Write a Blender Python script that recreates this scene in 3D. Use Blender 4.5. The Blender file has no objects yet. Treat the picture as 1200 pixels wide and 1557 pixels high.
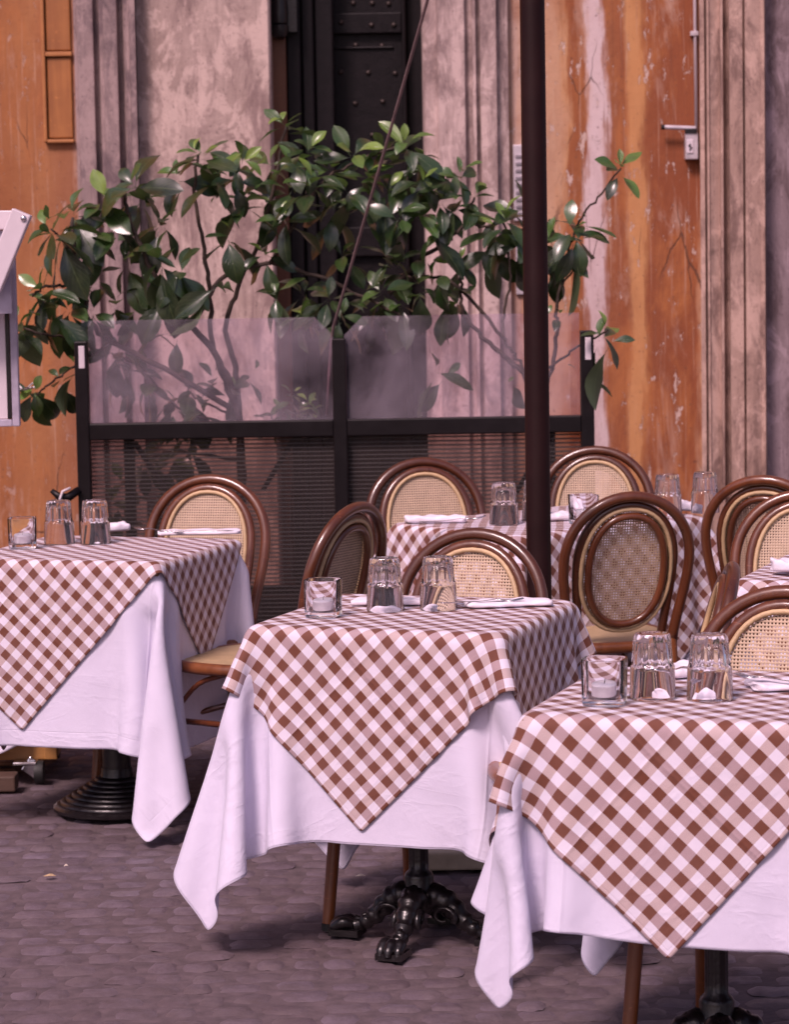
import bpy, math, random
import numpy as np
from mathutils import Vector, Matrix
from mathutils.bvhtree import BVHTree

PI = math.pi
R = math.radians
random.seed(7)
rng = np.random.default_rng(7)
scene = bpy.context.scene
COL = scene.collection

# ------------------------------------------------------------------ camera
F = 4500.0
HCAM = 1.65
PITCH = math.atan(448.5 / F)
ROLL = 0.017
_f = Vector((0, math.cos(PITCH), -math.sin(PITCH)))
_u0 = Vector((0, math.sin(PITCH), math.cos(PITCH)))
_r0 = Vector((1, 0, 0))
_r = _r0 * math.cos(ROLL) - _u0 * math.sin(ROLL)
_u = _r0 * math.sin(ROLL) + _u0 * math.cos(ROLL)
EYE = Vector((0, 0, HCAM))


def ray(px, py):
    return _f * F + _r * (px - 600) + _u * (778.5 - py)


def at(px, py, Y):
    d = ray(px, py)
    return EYE + d * (Y / d.y)


def onz(px, py, z):
    d = ray(px, py)
    return EYE + d * ((z - HCAM) / d.z)


cam = bpy.data.cameras.new('camera')
camo = bpy.data.objects.new('camera', cam)
COL.objects.link(camo)
m = Matrix((( _r.x, _u.x, -_f.x, 0), (_r.y, _u.y, -_f.y, 0), (_r.z, _u.z, -_f.z, HCAM), (0, 0, 0, 1)))
camo.matrix_world = m
cam.sensor_fit = 'VERTICAL'
cam.sensor_height = 36
cam.sensor_width = 36 * 1200 / 1557
cam.lens = F / 1557 * 36
cam.clip_end = 500
cam.dof.use_dof = True
cam.dof.focus_distance = 6.6
cam.dof.aperture_fstop = 9.0
scene.camera = camo

# ------------------------------------------------------------------ light
SUN_EL, SUN_AZ = R(48), R(-152)      # azimuth measured from +Y towards +X
w = bpy.data.worlds.new('World')
scene.world = w
w.use_nodes = True
nt = w.node_tree
sky = nt.nodes.new('ShaderNodeTexSky')
sky.sky_type = 'NISHITA'
sky.sun_disc = False
sky.sun_elevation = SUN_EL
sky.sun_rotation = SUN_AZ
sky.air_density = 1.0
sky.dust_density = 3.0
bg = nt.nodes['Background']
bg.inputs['Strength'].default_value = 0.09
nt.links.new(sky.outputs[0], bg.inputs['Color'])
sl = bpy.data.lights.new('sun', 'SUN')
sl.energy = 2.5
sl.angle = R(14)
sl.color = (1.0, 0.93, 0.86)
so = bpy.data.objects.new('sun', sl)
COL.objects.link(so)
sd = Vector((math.sin(SUN_AZ) * math.cos(SUN_EL), math.cos(SUN_AZ) * math.cos(SUN_EL), math.sin(SUN_EL)))
so.rotation_euler = (-sd).to_track_quat('-Z', 'Y').to_euler()
so.location = (0, 0, 20)

vs = scene.view_settings
vs.view_transform = 'Standard'
vs.look = 'None'
vs.gamma = 1
vs.exposure = 0.35
vs.use_curve_mapping = False
WB = True
if WB:
    vs.use_white_balance = True
    vs.white_balance_temperature = 6900
    vs.white_balance_tint = 42
scene.cycles.use_denoising = True
scene.cycles.max_bounces = 12
scene.cycles.transparent_max_bounces = 24
scene.cycles.transmission_bounces = 12


# ------------------------------------------------------------------ node helpers
class M:
    def __init__(s, name):
        s.m = bpy.data.materials.new(name)
        s.m.use_nodes = True
        s.t = s.m.node_tree
        s.b = s.t.nodes['Principled BSDF']
        s.out = s.t.nodes['Material Output']

    def n(s, typ, **kw):
        nd = s.t.nodes.new(typ)
        for k, v in kw.items():
            setattr(nd, k, v)
        return nd

    def l(s, a, b):
        s.t.links.new(a, b)

    def put(s, sock, v):
        if hasattr(v, 'links') or isinstance(v, bpy.types.NodeSocket):
            s.l(v, sock)
        else:
            if hasattr(sock, 'default_value'):
                try:
                    sock.default_value = v
                except Exception:
                    sock.default_value = (*v, 1)

    def set(s, **kw):
        for k, v in kw.items():
            s.put(s.b.inputs[k.replace('_', ' ')], v)
        return s

    def co(s, kind='Object', scale=None, loc=None, rot=None):
        tc = s.n('ShaderNodeTexCoord')
        o = tc.outputs[kind]
        if scale or loc or rot:
            mp = s.n('ShaderNodeMapping')
            s.l(o, mp.inputs[0])
            if scale: mp.inputs['Scale'].default_value = scale
            if loc: mp.inputs['Location'].default_value = loc
            if rot: mp.inputs['Rotation'].default_value = rot
            o = mp.outputs[0]
        return o

    def noise(s, vec, scale=5, detail=4, rough=.55, dist=0, color=False):
        nd = s.n('ShaderNodeTexNoise')
        s.l(vec, nd.inputs['Vector'])
        nd.inputs['Scale'].default_value = scale
        nd.inputs['Detail'].default_value = detail
        nd.inputs['Roughness'].default_value = rough
        nd.inputs['Distortion'].default_value = dist
        return nd.outputs['Color' if color else 'Fac']

    def ramp(s, fac, stops, interp='LINEAR'):
        nd = s.n('ShaderNodeValToRGB')
        cr = nd.color_ramp
        cr.interpolation = interp
        while len(cr.elements) < len(stops):
            cr.elements.new(0.5)
        for e, (p, c) in zip(cr.elements, stops):
            e.position = p
            e.color = (c, c, c, 1) if isinstance(c, (int, float)) else (*c, 1)
        s.put(nd.inputs[0], fac)
        return nd.outputs[0]

    def mix(s, fac, a, b, mode='MIX'):
        nd = s.n('ShaderNodeMix', data_type='RGBA', blend_type=mode)
        s.put(nd.inputs[0], fac)
        for sock, v in ((nd.inputs[6], a), (nd.inputs[7], b)):
            if isinstance(v, (tuple, list)):
                sock.default_value = (*v[:3], 1)
            elif isinstance(v, (int, float)):
                sock.default_value = (v, v, v, 1)
            else:
                s.l(v, sock)
        return nd.outputs[2]

    def math(s, op, a, b=None, c=None, clamp=False):
        nd = s.n('ShaderNodeMath', operation=op, use_clamp=clamp)
        for i, v in enumerate((a, b, c)):
            if v is None: continue
            if isinstance(v, (int, float)):
                nd.inputs[i].default_value = v
            else:
                s.l(v, nd.inputs[i])
        return nd.outputs[0]

    def sep(s, vec):
        nd = s.n('ShaderNodeSeparateXYZ')
        s.l(vec, nd.inputs[0])
        return nd.outputs

    def bump(s, h, strength=.3, dist=.01, normal=None):
        nd = s.n('ShaderNodeBump')
        nd.inputs['Strength'].default_value = strength
        nd.inputs['Distance'].default_value = dist
        s.l(h, nd.inputs['Height'])
        if normal is not None:
            s.l(normal, nd.inputs['Normal'])
        s.l(nd.outputs[0], s.b.inputs['Normal'])
        return nd.outputs[0]

    def obj_rand(s):
        return s.n('ShaderNodeObjectInfo').outputs['Random']


def plain(name, col, rough=.5, metal=0, spec=.5, coat=0, var=.25, nscale=20, bump=.0, bscale=120):
    a = M(name)
    c = a.co()
    nz = a.noise(c, nscale, 5)
    dk = tuple(x * (1 - var) for x in col)
    lt = tuple(min(1, x * (1 + var)) for x in col)
    a.set(Base_Color=a.ramp(nz, [(.25, dk), (.75, lt)]), Roughness=a.ramp(nz, [(.2, max(.02, rough - .1)), (.8, min(1, rough + .1))]), Metallic=metal)
    a.b.inputs['Specular IOR Level'].default_value = spec
    a.b.inputs['Coat Weight'].default_value = coat
    a.b.inputs['Coat Roughness'].default_value = .15
    if bump:
        a.bump(a.noise(c, bscale, 3), bump, .004)
    return a.m


MAT = {}

# orange plaster with vertical bands of wear; stops given in object x (metres)


def plaster(name, stops, x0, x1, seed=0.0, wear=1.0, bands=()):
    a = M(name)
    c = a.co(loc=(seed, 0, seed * .7))
    xyz = a.sep(c)
    base = a.co()
    sx = a.sep(base)[0]
    wob = a.noise(a.co(scale=(3.5, 1, .9), loc=(seed, 0, 0)), 2.4, 5, .6)
    fine = a.noise(a.co(scale=(14, 1, 1.2), loc=(seed, 0, 0)), 3, 6, .65)
    xx = a.math('ADD', sx, a.math('MULTIPLY', a.math('SUBTRACT', wob, .5), .13))
    xx = a.math('ADD', xx, a.math('MULTIPLY', a.math('SUBTRACT', fine, .5), .05))
    fac = a.math('DIVIDE', a.math('SUBTRACT', xx, x0), x1 - x0, clamp=True)
    col = a.ramp(fac, stops)
    # blotches of rust, bright ochre and washed-out lime
    m1 = a.noise(a.co(scale=(1.6, 1, .8), loc=(seed, 0, seed)), 2.6, 9, .68, .4)
    col = a.mix(a.ramp(m1, [(.45, 0.0), (.62, .75 * wear)]), col, (.20, .050, .016))
    m2 = a.noise(a.co(scale=(1.8, 1, .7), loc=(seed + 5, 0, seed)), 2.9, 9, .66, .5)
    col = a.mix(a.ramp(m2, [(.50, 0.0), (.66, .7)]), col, (.42, .145, .042))
    m3 = a.noise(a.co(scale=(2.2, 1, .6), loc=(seed + 11, 0, seed)), 2.4, 9, .7, .5)
    col = a.mix(a.ramp(m3, [(.55, 0.0), (.68, .65)]), col, (.47, .30, .23))
    # runs of rain: pale and dark
    run = a.noise(a.co(scale=(30, 1, .8), loc=(seed, 0, 0)), 2, 7, .72)
    col = a.mix(a.ramp(run, [(.56, 0), (.68, .6)]), col, (.52, .33, .24))
    drk = a.noise(a.co(scale=(24, 1, .6), loc=(seed + 4, 0, 0)), 2, 7, .72)
    col = a.mix(a.ramp(drk, [(.54, 0), (.72, .65 * wear)]), col, (.12, .036, .018))
    for b0, b1, bc, bs in bands:
        w_ = (b1 - b0) * .12
        col = a.mix(a.math('MULTIPLY', a.ramp(fac, [(b0 - w_, 0), (b0 + w_, 1), (b1 - w_, 1), (b1 + w_, 0)]), a.ramp(m1, [(.35, bs), (.65, bs * .7)])), col, bc)
    # chipped bits where pale undercoat shows
    chip = a.noise(a.co(scale=(7, 1, 3), loc=(seed + 9, 0, 2)), 2.6, 10, .74)
    chm = a.math('MULTIPLY', a.ramp(chip, [(.590, 0), (.603, 1)]), wear)
    col = a.mix(a.math('MULTIPLY', chm, .8), col, (.55, .40, .35))
    # hairline cracks, mostly upright
    vo = a.n('ShaderNodeTexVoronoi', feature='DISTANCE_TO_EDGE')
    a.l(a.mix(.10, a.co(scale=(4.5, 1, 1.3), loc=(seed, 0, 0)), a.noise(c, 9, 5, color=True)), vo.inputs['Vector'])
    vo.inputs['Scale'].default_value = 1.5
    gate = a.ramp(a.noise(c, 1.7, 3), [(.52, 0), (.60, 1)])
    crk = a.math('MULTIPLY', a.ramp(vo.outputs['Distance'], [(.003, 1), (.010, 0)]), gate)
    col = a.mix(a.math('MULTIPLY', crk, .8), col, (.07, .03, .02))
    sp = a.noise(c, 60, 3)
    col = a.mix(a.ramp(sp, [(.62, 0), (.72, .6)]), col, (.11, .045, .03))
    chm = a.math('ADD', chm, crk)
    a.set(Base_Color=col, Roughness=.9)
    h = a.math('SUBTRACT', a.math('MULTIPLY', a.noise(c, 35, 6, .6), .5), a.math('MULTIPLY', chm, .6))
    a.bump(h, .6, .008)
    return a.m


def stone(name, c1, c2, dark, seed=0.0, vert=1.0, peel=True):
    a = M(name)
    c = a.co(loc=(seed, seed, seed))
    big = a.noise(a.co(scale=(1.2, 1.2, .8 / vert), loc=(seed, 0, seed)), 2.0, 8, .65)
    col = a.ramp(big, [(.3, c1), (.68, c2)])
    st = a.noise(a.co(scale=(22, 22, .8), loc=(seed, 0, 0)), 1.8, 6, .7)
    col = a.mix(a.ramp(st, [(.52, 0), (.75, .55)]), col, dark)
    if peel:
        pl = a.noise(a.co(scale=(1, 1, 1), loc=(seed + 3, 0, 1)), 3.1, 9, .68)
        pm = a.ramp(pl, [(.58, 0), (.605, 1)])
        col = a.mix(a.math('MULTIPLY', pm, .6), col, tuple(min(1, x * 1.25) for x in c2))
        dk = a.noise(a.co(loc=(seed + 7, 0, 4)), 4.3, 9, .7)
        col = a.mix(a.ramp(dk, [(.56, 0), (.70, .6)]), col, dark)
    m5 = a.noise(a.co(scale=(2.2, 2.2, 1.4), loc=(seed + 21, 0, 3)), 3.0, 10, .72, .6)
    col = a.mix(a.ramp(m5, [(.50, 0), (.56, .75)]), col, tuple(min(1, x * 1.2) for x in c2))
    m6 = a.noise(a.co(scale=(2.6, 2.6, .9), loc=(seed + 31, 0, 5)), 3.0, 10, .74, .6)
    col = a.mix(a.ramp(m6, [(.48, 0), (.60, .75)]), col, tuple(x * 1.35 for x in dark))
    fl_ = a.noise(a.co(scale=(16, 16, 2.0), loc=(seed, 0, 9)), 2.4, 8, .75)
    col = a.mix(a.ramp(fl_, [(.56, 0), (.66, .5)]), col, tuple(min(1, x * 1.3) for x in c2))
    pit = a.noise(c, 75, 4, .6)
    col = a.mix(a.ramp(pit, [(.62, 0), (.72, .6)]), col, tuple(x * .5 for x in dark))
    a.set(Base_Color=col, Roughness=.88)
    a.bump(a.math('ADD', a.noise(c, 50, 6, .65), a.math('MULTIPLY', a.noise(c, 9, 4), .8)), .4, .006)
    return a.m


def cloth_base(a, col, uvscale=1.0):
    uv = a.co('UV')
    sp = a.sep(uv)
    weave = a.math('MULTIPLY', a.math('SINE', a.math('MULTIPLY', sp[0], 3800.)), a.math('SINE', a.math('MULTIPLY', sp[1], 3800.)))
    wr = a.noise(uv, 7, 5, .55, .6)
    wr2 = a.noise(uv, 28, 4, .6, .3)
    # pressed-in fold lines
    fo = None
    for ax, ps in ((0, (-.26, .27)), (1, (-.25, .26))):
        for p in ps:
            d = a.math('ABSOLUTE', a.math('SUBTRACT', sp[ax], p))
            g = a.math('SUBTRACT', 1, a.math('DIVIDE', d, .006), clamp=True)
            fo = g if fo is None else a.math('ADD', fo, g)
    h = a.math('ADD', a.math('MULTIPLY', wr, .8), a.math('MULTIPLY', wr2, .22))
    big = a.noise(a.co('UV', scale=(1, 3, 1), rot=(0, 0, .6)), 4, 3, .5, 1.2)
    h = a.math('ADD', h, a.math('MULTIPLY', a.math('POWER', a.math('SUBTRACT', 1, a.math('ABSOLUTE', a.math('SUBTRACT', a.math('MULTIPLY', big, 2), 1))), 10), .10))
    h = a.math('MULTIPLY', h, a.ramp(a.noise(a.co('UV', loc=(7, 3, 0)), 2.2, 3), [(.38, .25), (.68, 1.0)]))
    h = a.math('ADD', h, a.math('MULTIPLY', fo, .14))
    h = a.math('ADD', h, a.math('MULTIPLY', weave, .008))
    return uv, sp, h


def white_cloth(name, col, half):
    a = M(name)
    uv, sp, h = cloth_base(a, col)
    e = a.math('SUBTRACT', half, a.math('MAXIMUM', a.math('ABSOLUTE', sp[0]), a.math('ABSOLUTE', sp[1])))
    st = a.math('SUBTRACT', 1, a.math('DIVIDE', a.math('ABSOLUTE', a.math('SUBTRACT', e, .018)), .002), clamp=True)
    h = a.math('SUBTRACT', h, a.math('MULTIPLY', st, .06))
    nz = a.noise(uv, 5, 4)
    c = a.ramp(nz, [(.2, tuple(x * .94 for x in col)), (.8, col)])
    a.set(Base_Color=c, Roughness=.85)
    a.b.inputs['Sheen Weight'].default_value = .15
    a.bump(h, .55, .02)
    # thin cotton lets some light through
    tr = a.n('ShaderNodeBsdfTranslucent')
    a.l(c, tr.inputs[0])
    mx = a.n('ShaderNodeMixShader')
    mx.inputs[0].default_value = .18
    a.l(a.b.outputs[0], mx.inputs[1])
    a.l(tr.outputs[0], mx.inputs[2])
    a.l(mx.outputs[0], a.out.inputs[0])
    return a.m


def gingham(name, half, period=.0432):
    a = M(name)
    uv, sp, h = cloth_base(a, None)

    def stripe(x, off):
        f = a.math('FRACT', a.math('ADD', a.math('DIVIDE', x, period), 50 + off))
        return a.math('LESS_THAN', f, .5)
    wv = a.noise(uv, 5, 4, .55)
    wv2 = a.noise(a.co('UV', loc=(3, 1, 0)), 6, 4, .55)
    su = stripe(a.math('ADD', sp[0], a.math('MULTIPLY', a.math('SUBTRACT', wv, .5), .012)), .25)
    sv = stripe(a.math('ADD', sp[1], a.math('MULTIPLY', a.math('SUBTRACT', wv2, .5), .012)), .25)
    thr_u = a.math('LESS_THAN', a.math('FRACT', a.math('MULTIPLY', sp[0], 700.)), .5)
    W = (.76, .71, .83)
    B = (.15, .038, .016)
    A1 = (.45, .32, .35)
    A2 = (.59, .46, .46)
    both = a.math('MULTIPLY', su, sv)
    col = a.mix(su, W, A1)
    col = a.mix(sv, col, A2)
    # coloured threads of the mixed squares
    tw = a.math('FRACT', a.math('MULTIPLY', a.math('ADD', sp[0], sp[1]), 420.))
    one = a.math('SUBTRACT', a.math('MAXIMUM', su, sv), both)
    col = a.mix(a.math('MULTIPLY', one, a.math('MULTIPLY', a.math('LESS_THAN', tw, .4), .35)), col, (.30, .16, .15))
    col = a.mix(both, col, B)
    nz = a.noise(uv, 9, 4)
    col = a.mix(a.ramp(nz, [(.3, .12), (.7, 0)]), col, (.45, .3, .3))
    e = a.math('SUBTRACT', half, a.math('MAXIMUM', a.math('ABSOLUTE', sp[0]), a.math('ABSOLUTE', sp[1])))
    st = a.math('SUBTRACT', 1, a.math('DIVIDE', a.math('ABSOLUTE', a.math('SUBTRACT', e, .012)), .002), clamp=True)
    h = a.math('SUBTRACT', h, a.math('MULTIPLY', st, .06))
    a.set(Base_Color=col, Roughness=.85)
    a.b.inputs['Sheen Weight'].default_value = .1
    a.bump(h, .5, .016)
    tr = a.n('ShaderNodeBsdfTranslucent')
    a.l(col, tr.inputs[0])
    mx = a.n('ShaderNodeMixShader')
    mx.inputs[0].default_value = .12
    a.l(a.b.outputs[0], mx.inputs[1])
    a.l(tr.outputs[0], mx.inputs[2])
    a.l(mx.outputs[0], a.out.inputs[0])
    return a.m


def cane(name, col, hole=.5, ax=(0, 2), period=.0105):
    a = M(name)
    sp = a.sep(a.co())
    u, v = sp[ax[0]], sp[ax[1]]

    def tri(x):
        f = a.math('FRACT', a.math('ADD', a.math('DIVIDE', x, period), 40))
        return a.math('ABSOLUTE', a.math('SUBTRACT', f, .5))
    hm = a.math('MULTIPLY', a.math('LESS_THAN', tri(u), hole / 2), a.math('LESS_THAN', tri(v), hole / 2))
    nz = a.noise(a.co(), 30, 4)
    r = a.obj_rand()
    c = a.ramp(nz, [(.3, tuple(x * .8 for x in col)), (.7, col)])
    dg = a.math('FRACT', a.math('DIVIDE', a.math('ADD', u, v), period * .5))
    c = a.mix(a.math('MULTIPLY', a.math('LESS_THAN', dg, .35), .35), c, tuple(x * .5 for x in col))
    a.set(Base_Color=c, Roughness=.5)
    a.bump(a.math('ADD', tri(u), tri(v)), .5, .003)
    tp = a.n('ShaderNodeBsdfTransparent')
    mx = a.n('ShaderNodeMixShader')
    a.l(hm, mx.inputs[0])
    a.l(a.b.outputs[0], mx.inputs[1])
    a.l(tp.outputs[0], mx.inputs[2])
    a.l(mx.outputs[0], a.out.inputs[0])
    return a.m


def wood(name, c1, c2, rough=.28, coat=.5, along='z', sc=1.0, objrand=False):
    a = M(name)
    s = {'z': (30, 30, 2.2), 'x': (2.2, 30, 30), 'y': (30, 2.2, 30)}[along]
    v = a.co(scale=tuple(q * sc for q in s))
    nz = a.noise(v, 1.0, 6, .6, .4)
    c = a.ramp(nz, [(.3, c1), (.72, c2)])
    big = a.noise(a.co(), 6, 3)
    c = a.mix(a.ramp(big, [(.4, 0), (.75, .5)]), c, tuple(x * .5 for x in c1))
    if objrand:
        c = a.mix(a.ramp(a.obj_rand(), [(0, 0), (1, .75)]), c, tuple(x * .5 for x in c1))
    sc_ = a.noise(a.co(scale=(9, 9, 30)), 3, 6, .75)
    sm = a.ramp(sc_, [(.62, 0), (.70, .45)])
    c = a.mix(sm, c, tuple(min(1, x * 2.2 + .02) for x in c2))
    a.set(Base_Color=c, Roughness=a.math('ADD', a.ramp(nz, [(.2, rough), (.8, rough + .15)]), a.math('MULTIPLY', sm, .5)))
    a.b.inputs['Coat Weight'].default_value = coat
    a.b.inputs['Coat Roughness'].default_value = .12
    a.bump(nz, .08, .002)
    return a.m


def glass(name, col=(.99, .985, 1.0), rough=0.0, ior=1.36):
    a = M(name)
    a.set(Base_Color=(*col, 1), Roughness=rough, IOR=ior)
    a.b.inputs['Transmission Weight'].default_value = 1
    return a.m


def plexi(name):
    a = M(name)
    c = a.co()
    nz = a.noise(c, 3.5, 6, .6, .5)
    scr = a.noise(a.co(scale=(60, 1, 4), rot=(0, .6, 0)), 3, 5, .7)
    a.set(Base_Color=(.60, .53, .60, 1), Roughness=.35)
    tp = a.n('ShaderNodeBsdfTransparent')
    tp.inputs[0].default_value = (.93, .88, .93, 1)
    mx = a.n('ShaderNodeMixShader')
    f = a.math('ADD', a.ramp(nz, [(.35, .02), (.68, .16)]), a.ramp(scr, [(.62, 0), (.75, .10)]))
    a.l(f, mx.inputs[0])
    a.l(tp.outputs[0], mx.inputs[1])
    a.l(a.b.outputs[0], mx.inputs[2])
    a.l(mx.outputs[0], a.out.inputs[0])
    return a.m


def ribbed_sheet(name):
    a = M(name)
    z = a.sep(a.co())[2]
    wv = a.noise(a.co(), 2.5, 3)
    zz = a.math('ADD', z, a.math('MULTIPLY', wv, .004))
    f = a.math('ABSOLUTE', a.math('SUBTRACT', a.math('FRACT', a.math('DIVIDE', zz, .0142)), .5))
    line = a.ramp(f, [(.08, .80), (.30, .30)])
    a.set(Base_Color=(.04, .033, .033, 1), Roughness=.5)
    tp = a.n('ShaderNodeBsdfTransparent')
    tp.inputs[0].default_value = (.86, .72, .68, 1)
    mx = a.n('ShaderNodeMixShader')
    a.l(line, mx.inputs[0])
    a.l(tp.outputs[0], mx.inputs[1])
    a.l(a.b.outputs[0], mx.inputs[2])
    a.l(mx.outputs[0], a.out.inputs[0])
    return a.m


def leaf_mat(name):
    a = M(name)
    at_ = a.n('ShaderNodeAttribute', attribute_name='tint')
    uv = a.co('UV')
    sp = a.sep(uv)
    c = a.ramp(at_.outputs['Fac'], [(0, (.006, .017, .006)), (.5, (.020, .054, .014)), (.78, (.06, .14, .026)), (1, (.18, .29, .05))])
    wr_ = a.noise(a.co(), 24, 4, .6)
    c = a.mix(a.ramp(wr_, [(.45, 0), (.7, .45)]), c, (.055, .075, .03))
    # midrib and side veins
    mid = a.math('SUBTRACT', 1, a.math('DIVIDE', a.math('ABSOLUTE', sp[0]), .05), clamp=True)
    vn = a.math('FRACT', a.math('SUBTRACT', a.math('MULTIPLY', sp[1], 8), a.math('MULTIPLY', a.math('ABSOLUTE', sp[0]), 3)))
    vn = a.math('LESS_THAN', vn, .14)
    c = a.mix(a.math('MULTIPLY', mid, .5), c, (.13, .18, .06))
    c = a.mix(a.math('MULTIPLY', vn, .22), c, (.09, .14, .05))
    geo = a.n('ShaderNodeNewGeometry')
    c = a.mix(a.math('MULTIPLY', geo.outputs['Backfacing'], .7), c, (.07, .10, .045))
    a.set(Base_Color=c, Roughness=a.mix(geo.outputs['Backfacing'], .29, .6))
    a.b.inputs['Specular IOR Level'].default_value = .75
    a.b.inputs['Coat Weight'].default_value = .5
    a.b.inputs['Coat Roughness'].default_value = .3
    h = a.math('ADD', a.math('MULTIPLY', mid, -.6), a.math('MULTIPLY', vn, -.3))
    a.bump(h, .4, .004)
    tr = a.n('ShaderNodeBsdfTranslucent')
    tc = a.mix(1.0, c, (1.6, 2.2, .8), 'MULTIPLY')
    a.l(tc, tr.inputs[0])
    mx = a.n('ShaderNodeMixShader')
    mx.inputs[0].default_value = .2
    a.l(a.b.outputs[0], mx.inputs[1])
    a.l(tr.outputs[0], mx.inputs[2])
    a.l(mx.outputs[0], a.out.inputs[0])
    return a.m


def cobble_mat(name):
    a = M(name)
    at_ = a.n('ShaderNodeAttribute', attribute_name='tint')
    c0 = a.ramp(at_.outputs['Fac'], [(0, (.11, .078, .094)), (.5, (.138, .103, .126)), (1, (.175, .136, .170))])
    co = a.co()
    nz = a.noise(co, 14, 7, .65)
    c = a.mix(a.ramp(nz, [(.35, .0), (.65, .75)]), c0, (.065, .043, .046))
    d2 = a.noise(a.co(loc=(4, 2, 0)), 6, 8, .7)
    c = a.mix(a.ramp(d2, [(.48, .0), (.62, .6)]), c, (.145, .108, .115))
    d3 = a.noise(co, 90, 3, .6)
    c = a.mix(a.ramp(d3, [(.6, .0), (.75, .5)]), c, (.17, .14, .15))
    gr = a.noise(co, 1.1, 4)
    c = a.mix(a.ramp(gr, [(.45, 0), (.7, .5)]), c, (.075, .05, .045))
    a.set(Base_Color=c, Roughness=a.ramp(nz, [(.3, .5), (.7, .75)]))
    a.bump(a.noise(co, 55, 6, .65), .5, .006)
    return a.m


# ------------------------------------------------------------------ mesh helpers
class MB:
    def __init__(s):
        s.v, s.f = [], []

    def add(s, vs, fs):
        o = len(s.v)
        s.v += [tuple(p) for p in vs]
        s.f += [tuple(i + o for i in f) for f in fs]
        return s

    def box(s, x0, x1, y0, y1, z0, z1, mat=None):
        p = [Vector(q) for q in ((x0, y0, z0), (x1, y0, z0), (x1, y1, z0), (x0, y1, z0), (x0, y0, z1), (x1, y0, z1), (x1, y1, z1), (x0, y1, z1))]
        if mat is not None:
            p = [mat @ q for q in p]
        return s.add(p, [(0, 3, 2, 1), (4, 5, 6, 7), (0, 1, 5, 4), (1, 2, 6, 5), (2, 3, 7, 6), (3, 0, 4, 7)])

    def bar(s, a, b, wx, wy):
        """square bar from a to b"""
        a, b = Vector(a), Vector(b)
        d = b - a
        q = d.to_track_quat('Z', 'Y').to_matrix().to_4x4()
        return s.box(-wx / 2, wx / 2, -wy / 2, wy / 2, 0, d.length, Matrix.Translation(a) @ q)

    def tube(s, pts, r, n=10, closed=False, sy=1.0, caps=True):
        pts = [Vector(p) for p in pts]
        k = len(pts)
        rr = r if isinstance(r, (list, tuple)) else [r] * k
        tang = []
        for i in range(k):
            if closed:
                t = pts[(i + 1) % k] - pts[i - 1]
            else:
                t = pts[min(i + 1, k - 1)] - pts[max(i - 1, 0)]
            tang.append(t.normalized())
        t0 = tang[0]
        up = Vector((0, 0, 1)) if abs(t0.z) < .9 else Vector((0, 1, 0))
        nv = (up - t0 * up.dot(t0)).normalized()
        vs = []
        for i in range(k):
            t = tang[i]
            nv = (nv - t * nv.dot(t)).normalized()
            bv = t.cross(nv)
            for j in range(n):
                an = 2 * PI * j / n
                vs.append(pts[i] + (nv * math.cos(an) * sy + bv * math.sin(an)) * rr[i])
        fs = []
        for i in range(k if closed else k - 1):
            a, b = i * n, ((i + 1) % k) * n
            for j in range(n):
                j2 = (j + 1) % n
                fs.append((a + j, a + j2, b + j2, b + j))
        if caps and not closed:
            fs.append(tuple(range(n - 1, -1, -1)))
            fs.append(tuple((k - 1) * n + j for j in range(n)))
        return s.add(vs, fs)

    def lathe(s, prof, n=32, c=(0, 0, 0), mod=None, close_top=True, close_bot=True, loop=False):
        vs, fs = [], []
        k = len(prof)
        for i, (r, z) in enumerate(prof):
            for j in range(n):
                an = 2 * PI * j / n
                q = r * (mod(i, an) if mod else 1)
                vs.append((c[0] + q * math.cos(an), c[1] + q * math.sin(an), c[2] + z))
        for i in range(k if loop else k - 1):
            a, b = i * n, ((i + 1) % k) * n
            for j in range(n):
                j2 = (j + 1) % n
                fs.append((a + j, a + j2, b + j2, b + j))
        if not loop:
            if close_bot: fs.append(tuple(range(n - 1, -1, -1)))
            if close_top: fs.append(tuple((k - 1) * n + j for j in range(n)))
        return s.add(vs, fs)

    def prism(s, poly, y0, y1):
        """polygon in xz extruded along y"""
        n = len(poly)
        vs = [(x, y0, z) for x, z in poly] + [(x, y1, z) for x, z in poly]
        fs = [tuple(range(n)), tuple(range(2 * n - 1, n - 1, -1))]
        for i in range(n):
            j = (i + 1) % n
            fs.append((i, i + n, j + n, j))
        return s.add(vs, fs)

    def extrude_profile(s, pts, z0, z1, zs=1):
        """open horizontal polyline (x, y) raised from z0 to z1"""
        n = len(pts)
        vs, fs = [], []
        for k in range(zs + 1):
            z = z0 + (z1 - z0) * k / zs
            vs += [(x, y, z) for x, y in pts]
        for k in range(zs):
            for i in range(n - 1):
                a = k * n + i
                fs.append((a, a + 1, a + n + 1, a + n))
        return s.add(vs, fs)

    def build(s, name, mat, parent=None, smooth=False, bevel=0, angle=None, sub=0):
        me = bpy.data.meshes.new(name)
        me.from_pydata(s.v, [], s.f)
        me.validate()
        me.update()
        o = bpy.data.objects.new(name, me)
        COL.objects.link(o)
        if mat: me.materials.append(mat)
        if smooth:
            me.polygons.foreach_set('use_smooth', [True] * len(me.polygons))
            if angle:
                me.set_sharp_from_angle(angle=R(angle))
        if bevel:
            b = o.modifiers.new('bevel', 'BEVEL')
            b.width = bevel
            b.segments = 2
            b.limit_method = 'ANGLE'
        if sub:
            q = o.modifiers.new('sub', 'SUBSURF')
            q.levels = q.render_levels = sub
        if parent: o.parent = parent
        return o


def tag(o, label=None, cat=None, group=None, kind=None):
    if label: o['label'] = label
    if cat: o['category'] = cat
    if group: o['group'] = group
    if kind: o['kind'] = kind
    return o


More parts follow.
